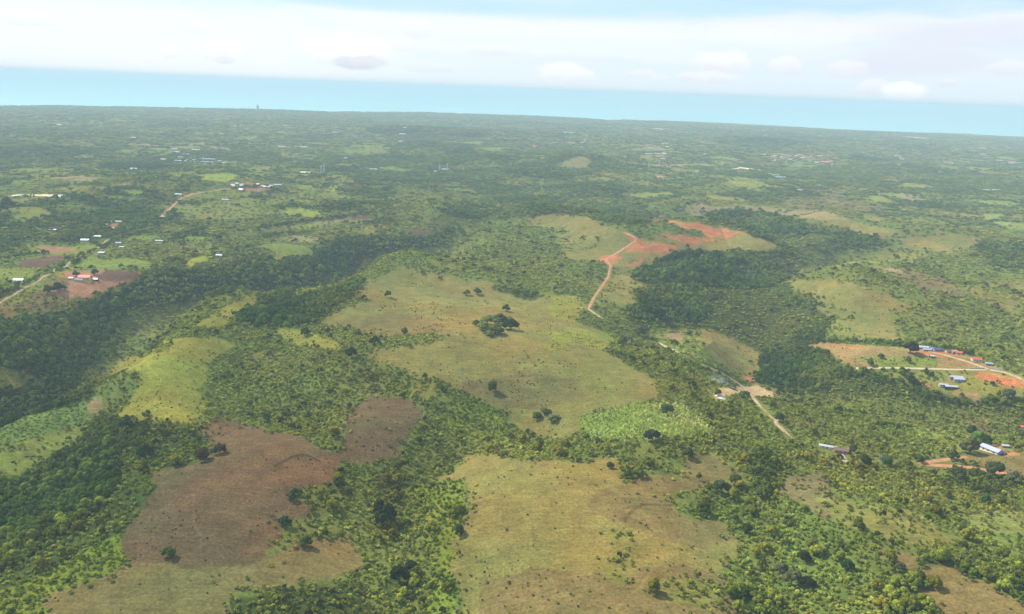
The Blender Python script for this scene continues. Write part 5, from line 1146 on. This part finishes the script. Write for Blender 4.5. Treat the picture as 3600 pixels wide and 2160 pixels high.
for q, p in enumerate(vpts):
    if q < 46: lab, grp = 'small pale roofed house in the far village right of centre', 'houses of the far village'
    elif q < 54: lab, grp = 'small pale house in the far hamlet below the long white roof', 'houses of the far hamlet'
    else: lab, grp = 'small pale house in the pinkish hamlet at upper left', 'houses of the pinkish hamlet'
    L = rv.uniform(10, 20) if q < 54 else rv.uniform(8, 13)
    house(0, 0, L, rv.uniform(6, 9), 3.4, rv.choice(['white', 'white', 'cream', 'zinc', 'salmon']), 'wallw', rv.uniform(-25, 25), lab, grp, detail=False, xy=vw[q])
house(1995, 394, 75, 14, 4, 'redroof', 'wallw', -3, 'long red roof at the lower right of the far village', detail=False)
for q in range(15):  # lonely roofs of the coastal plain
    px, py = rv.uniform(40, 2430), 0
    py = 256 + px * .031 + rv.uniform(14, 70)
    xy = ground(px, py)[0]
    house(0, 0, rv.uniform(18, 34), 10, 4, rv.choice(['white', 'white', 'cream']), 'wallw', rv.uniform(-20, 20), 'tiny pale building scattered over the hazy coastal plain', 'buildings of the coastal plain', detail=False, xy=xy)

# the red roofed farmhouse inside its white and olive walled yard
p = ground(200, 678)[0]; fh = bpy.data.objects.new('farmhouse', None); link(fh); fh.location = (p[0], p[1], float(zat(*p)) + .1); fh.rotation_euler = (0, 0, math.radians(2))
tag(fh, 'red tiled farmhouse inside a white and olive yard wall on bare reddish ground', 'farmhouse')
V, F = [], []; boxm(V, F, -8, 7, 3, 12, -1.5, 3.4); part('wall', V, F, M['wallw'], fh)
def gable(x0, x1, y0, y1, z, rh, th=.16):
    ym = (y0 + y1) / 2; V, F = [], []
    for ya, yb in ((y0, ym), (y1, ym)):
        o = len(V); V += [(x0, ya, z), (x1, ya, z), (x1, yb, z + rh), (x0, yb, z + rh), (x0, ya, z + th), (x1, ya, z + th), (x1, yb, z + rh + th), (x0, yb, z + rh + th)]
        F += [(o, o + 1, o + 2, o + 3), (o + 7, o + 6, o + 5, o + 4), (o, o + 4, o + 5, o + 1), (o + 1, o + 5, o + 6, o + 2), (o + 3, o + 7, o + 4, o)]
    return V, F
rf = part('roof', *gable(-8.8, 7.8, 3.4, 13, 3.42, 2.3), M['salmon'], fh)
part('roof', *gable(-8.6, 5.5, .2, 3.6, 2.7, .7), M['brownroof'], fh, 'dark porch roof')
V, F = [], []; boxm(V, F, -10.5, -10.2, -6, 2, -1, 2.6); boxm(V, F, -10.2, 2.0, -6.2, -5.9, -1, 2.9); part('yard_wall', V, F, M['white'], fh, 'white front yard wall')
V, F = [], []; boxm(V, F, 2.0, 11.2, -6.2, -5.9, -1, 2.9); boxm(V, F, 11.2, 11.5, -6.2, 5, -1, 2.9); part('yard_wall', V, F, M['olive'], fh, 'olive green yard wall')
V, F = [], []; boxm(V, F, -9.6, 1.6, -5.6, -1.2, 2.2, 2.42)
for px_ in (-9.4, -4, 1.4): boxm(V, F, px_ - .1, px_ + .1, -5.4, -5.2, -1, 2.2)
part('canopy', V, F, M['white'], fh)
for fx in (-6, -1, 4):
    V, F = [], []; boxm(V, F, fx, fx + 1.3, 2.93, 2.996, 1.0, 2.1); part('window', V, F, M['glass'], fh)
V, F = [], []; boxm(V, F, 1.4, 2.4, 2.93, 2.996, 0, 2.1); part('door', V, F, M['brownroof'], fh)

# the blue fronted house at right
p = ground(2393, 1091)[0]; bh = bpy.data.objects.new('house', None); link(bh); bh.location = (p[0], p[1], float(zat(*p)) + .1); bh.rotation_euler = (0, 0, math.radians(30))
tag(bh, 'cream walled house with a pale lilac roof and royal blue front beside red earth', 'house')
V, F = [], []; boxm(V, F, -4.0, 4.0, -7.5, 7.5, -1.5, 3.1); o = len(V); V += [(0, -7.5, 4.5), (0, 7.5, 4.5)]; F += [(5, 4, o), (7, 6, o + 1)]; part('wall', V, F, M['cream'], bh)
V, F = [], []
for sg in (-1, 1):
    o = len(V); V += [(0, -8, 4.55), (0, 8, 4.55), (sg * 4.7, 8, 2.95), (sg * 4.7, -8, 2.95), (0, -8, 4.7), (0, 8, 4.7), (sg * 4.7, 8, 3.1), (sg * 4.7, -8, 3.1)]
    F += [(o, o + 1, o + 2, o + 3), (o + 7, o + 6, o + 5, o + 4), (o, o + 3, o + 7, o + 4), (o + 1, o + 5, o + 6, o + 2), (o + 2, o + 6, o + 7, o + 3)]
part('roof', V, F, M['lilac'], bh)
V, F = [], []; boxm(V, F, -4.3, 4.3, -9.6, -8.02, 2.75, 3.3)
for q in (-4.1, 0, 4.1): boxm(V, F, q - .13, q + .13, -9.5, -9.25, -1, 2.75)
part('porch', V, F, M['blue'], bh)
V, F = [], []; boxm(V, F, -.5, .5, -7.56, -7.504, 0, 2.1); part('door', V, F, M['brownroof'], bh)
for q in (-5, 0, 4):
    V, F = [], []; boxm(V, F, -4.06, -4.004, q, q + 1.3, 1.0, 2.1); part('window', V, F, M['glass'], bh)

# low white walls beside the village road
def wallline(a, b_, h, th, mat, label):
    p = ground(np.array([a[0], b_[0]]), np.array([a[1], b_[1]])); n = 12; V, F = [], []
    d = p[1] - p[0]; nn = np.array([-d[1], d[0]]) / np.hypot(*d) * th / 2
    for q in range(n + 1):
        c = p[0] + d * q / n; z = float(zat(*c))
        for s_ in (-1, 1):
            for zz in (-.5, h): V.append((c[0] + s_ * nn[0], c[1] + s_ * nn[1], z + zz))
    for q in range(n):
        o = q * 4; F += [(o, o + 1, o + 5, o + 4), (o + 2, o + 6, o + 7, o + 3), (o + 1, o + 3, o + 7, o + 5)]
    F += [(0, 2, 3, 1), (n * 4, n * 4 + 1, n * 4 + 3, n * 4 + 2)]
    o = bpy.data.objects.new('boundary_wall', mesh_from('boundary_wall', V, F, mat)); link(o); tag(o, label, 'wall')
wallline((2340, 892), (2377, 891), 1.3, .3, M['white'], 'low white wall left of the village road junction')
wallline((2392, 891), (2422, 896), 1.3, .3, M['white'], 'low white wall right of the village road junction')

# pale rubble heap and smoking pit
def heap(px, py, a, b_, h, mat, name, label, cat, seed):
    p = ground(px, py)[0]; n = 26; V, F = [], []
    rgx = np.random.default_rng(seed)
    g = np.linspace(-1, 1, n); X_, Y_ = np.meshgrid(g, g); rr = np.hypot(X_, Y_)
    zz = h * np.clip(1 - rr ** 2, 0, 1) * (.75 + .5 * vnoise(X_ * 4, Y_ * 4, seed)) + rgx.uniform(-.08, .08, X_.shape) * h
    P = np.stack([p[0] + X_ * a, p[1] + Y_ * b_, zat(p[0] + X_ * a, p[1] + Y_ * b_) + zz - .15 - .6 * (rr > 1)], -1)
    me = grid_mesh(name, P, n, n)
    if me.polygons[0].normal.z < 0: me.flip_normals()
    me.materials.append(mat); o = bpy.data.objects.new(name, me); link(o); tag(o, label, cat); return p
heap(1740, 958, 5.5, 8, 1.6, M['rubble'], 'rubble_heap', 'bright cream heap of rubble in the clearing left of the road', 'heap', 3)
pit = heap(1771, 941, 6, 7, 1.6, M['ash'], 'charcoal_pit', 'black smouldering charcoal pit giving off smoke beside the road', 'charcoal pit', 5)

# ------------------------------------------------------------------ pylons
def pylon(px, py, h, label, mat='steel', name='pylon'):
    p = ground(px, py)[0]; root = bpy.data.objects.new(name, None); link(root); root.location = (p[0], p[1], float(zat(*p))); root.rotation_euler = (0, 0, math.radians(20)); tag(root, label, 'pylon')
    def bars(lst, nm):
        V, F = [], []
        for a, b_, t_ in lst:
            a = np.array(a, float); b_ = np.array(b_, float); d = b_ - a; d /= np.linalg.norm(d); u = np.cross(d, [.3, .5, .8]); u /= np.linalg.norm(u); v_ = np.cross(d, u); o = len(V)
            for e in (a, b_):
                for s1, s2 in ((1, 0), (0, 1), (-1, 0), (0, -1)): V.append(tuple(e + (u * s1 + v_ * s2) * t_))
            F += [(o + k, o + (k + 1) % 4, o + 4 + (k + 1) % 4, o + 4 + k) for k in range(4)]
        part(nm, V, F, M[mat], root)
    wb, wt = h * .11, h * .022; L = []
    def cor(z, i): w_ = wb + (wt - wb) * z / h; return ((1, 1), (-1, 1), (-1, -1), (1, -1))[i][0] * w_, ((1, 1), (-1, 1), (-1, -1), (1, -1))[i][1] * w_, z
    for i in range(4): bars([(cor(0, i), cor(h, i), h * .009)], 'leg')
    zs = [0, .2, .38, .54, .68, .8, .9, 1.0]
    for z0, z1 in zip(zs[:-1], zs[1:]):
        for i in range(4):
            L += [(cor(z0 * h, i), cor(z1 * h, (i + 1) % 4), h * .005), (cor(z0 * h, (i + 1) % 4), cor(z1 * h, i), h * .005), (cor(z1 * h, i), cor(z1 * h, (i + 1) % 4), h * .005)]
    bars(L, 'lattice')
    for z in (.72, .84, .95):
        w_ = h * .16; bars([((-w_, 0, z * h), (w_, 0, z * h), h * .008), ((-w_, 0, z * h), (0, 0, (z + .05) * h), h * .006), ((w_, 0, z * h), (0, 0, (z + .05) * h), h * .006)], 'cross_arm')
pylon(776, 420, 26, 'left of two pale pylons beside the dark hedge left of centre'); pylon(783, 419, 30, 'right of two pale pylons beside the dark hedge left of centre')
pylon(1062, 414, 24, 'left of two pylons on the scrub plain at centre'); pylon(1080, 412, 26, 'right of two pylons on the scrub plain at centre')
pylon(1379, 412, 26, 'pylon standing below the pointed grassy hill'); pylon(1567, 404, 26, 'left of two pylons above the small green clearing')
pylon(1591, 404, 26, 'right of two pylons above the small green clearing'); pylon(1743, 405, 28, 'pylon at the left end of the pale bare rise')
pylon(2008, 408, 28, 'pylon below the long red roof of the far village'); pylon(492, 396, 24, 'pylon behind the right end of the long white sheds')
def tower(px, py, h, w_, label):
    p = ground(px, py)[0]; root = bpy.data.objects.new('tower', None); link(root); root.location = (p[0], p[1], float(zat(*p))); tag(root, label, 'tower')
    V, F = [], []; boxm(V, F, -w_, w_, -w_, w_, -2, h * .8); part('shaft', V, F, M['grey'], root)
    V, F = [], []; boxm(V, F, -w_ * 1.25, w_ * 1.25, -w_ * 1.25, w_ * 1.25, h * .8, h * .86); boxm(V, F, -w_ * .6, w_ * .6, -w_ * .6, w_ * .6, h * .86, h); part('head', V, F, M['grey'], root)
tower(623, 270, 62, 8, 'tall grey tower standing out of the trees on the coastline at left')

# ------------------------------------------------------------------ air
def vol_box(name, lo, hi, dens_, col, label, aniso=0.0, dens_node=None):
    V, F = [], []; boxm(V, F, lo[0], hi[0], lo[1], hi[1], lo[2], hi[2])
    mt, t, out = new_mat(name + '_air'); pv = t.node('ShaderNodeVolumePrincipled')
    pv.inputs['Color'].default_value = (*col, 1); pv.inputs['Density'].default_value = dens_; pv.inputs['Anisotropy'].default_value = aniso
    t.l.new(pv.outputs[0], out.inputs['Volume'])
    o = bpy.data.objects.new(name, mesh_from(name, V, F, mt)); link(o); tag(o, label, 'haze', kind='stuff'); return o, mt, t, pv
HAZE = 1.2e-4
vol_box('haze', (-84000, -84000, -75), (84000, 84000, 305), HAZE, (.47, .61, .72), 'pale blue haze thickening toward the coast', 0.0)

# smoke drifting left from the pit
V0, F0 = ICO2; pz = float(zat(*pit))
V = V0 * np.array([1, 1, 1.0]); me = mesh_from('smoke', V, F0)
mt, t, out = new_mat('smoke_air'); pv = t.node('ShaderNodeVolumePrincipled'); pv.inputs['Color'].default_value = (.80, .88, 1.0, 1)
tc_ = t.node('ShaderNodeTexCoord'); n = t.noise(tc_.outputs['Object'], 2.2, 5, .6)
ln = t.node('ShaderNodeVectorMath', operation='LENGTH'); t.l.new(tc_.outputs['Object'], ln.inputs[0])
t.l.new(t.math('MULTIPLY', t.math('MULTIPLY', t.ramp(n, .44, .66), t.ramp(ln.outputs['Value'], .05, .95, 1, 0)), .11), pv.inputs['Density'])
t.l.new(pv.outputs[0], out.inputs['Volume']); me.materials.append(mt)
smk = bpy.data.objects.new('smoke', me); link(smk); smk.location = (pit[0] - 13, pit[1] + 9, pz + 6.5); smk.scale = (17, 7, 7.5); smk.rotation_euler = (0, math.radians(14), math.radians(-28))
tag(smk, 'thin bluish smoke drifting from the charcoal pit', 'smoke', kind='stuff')
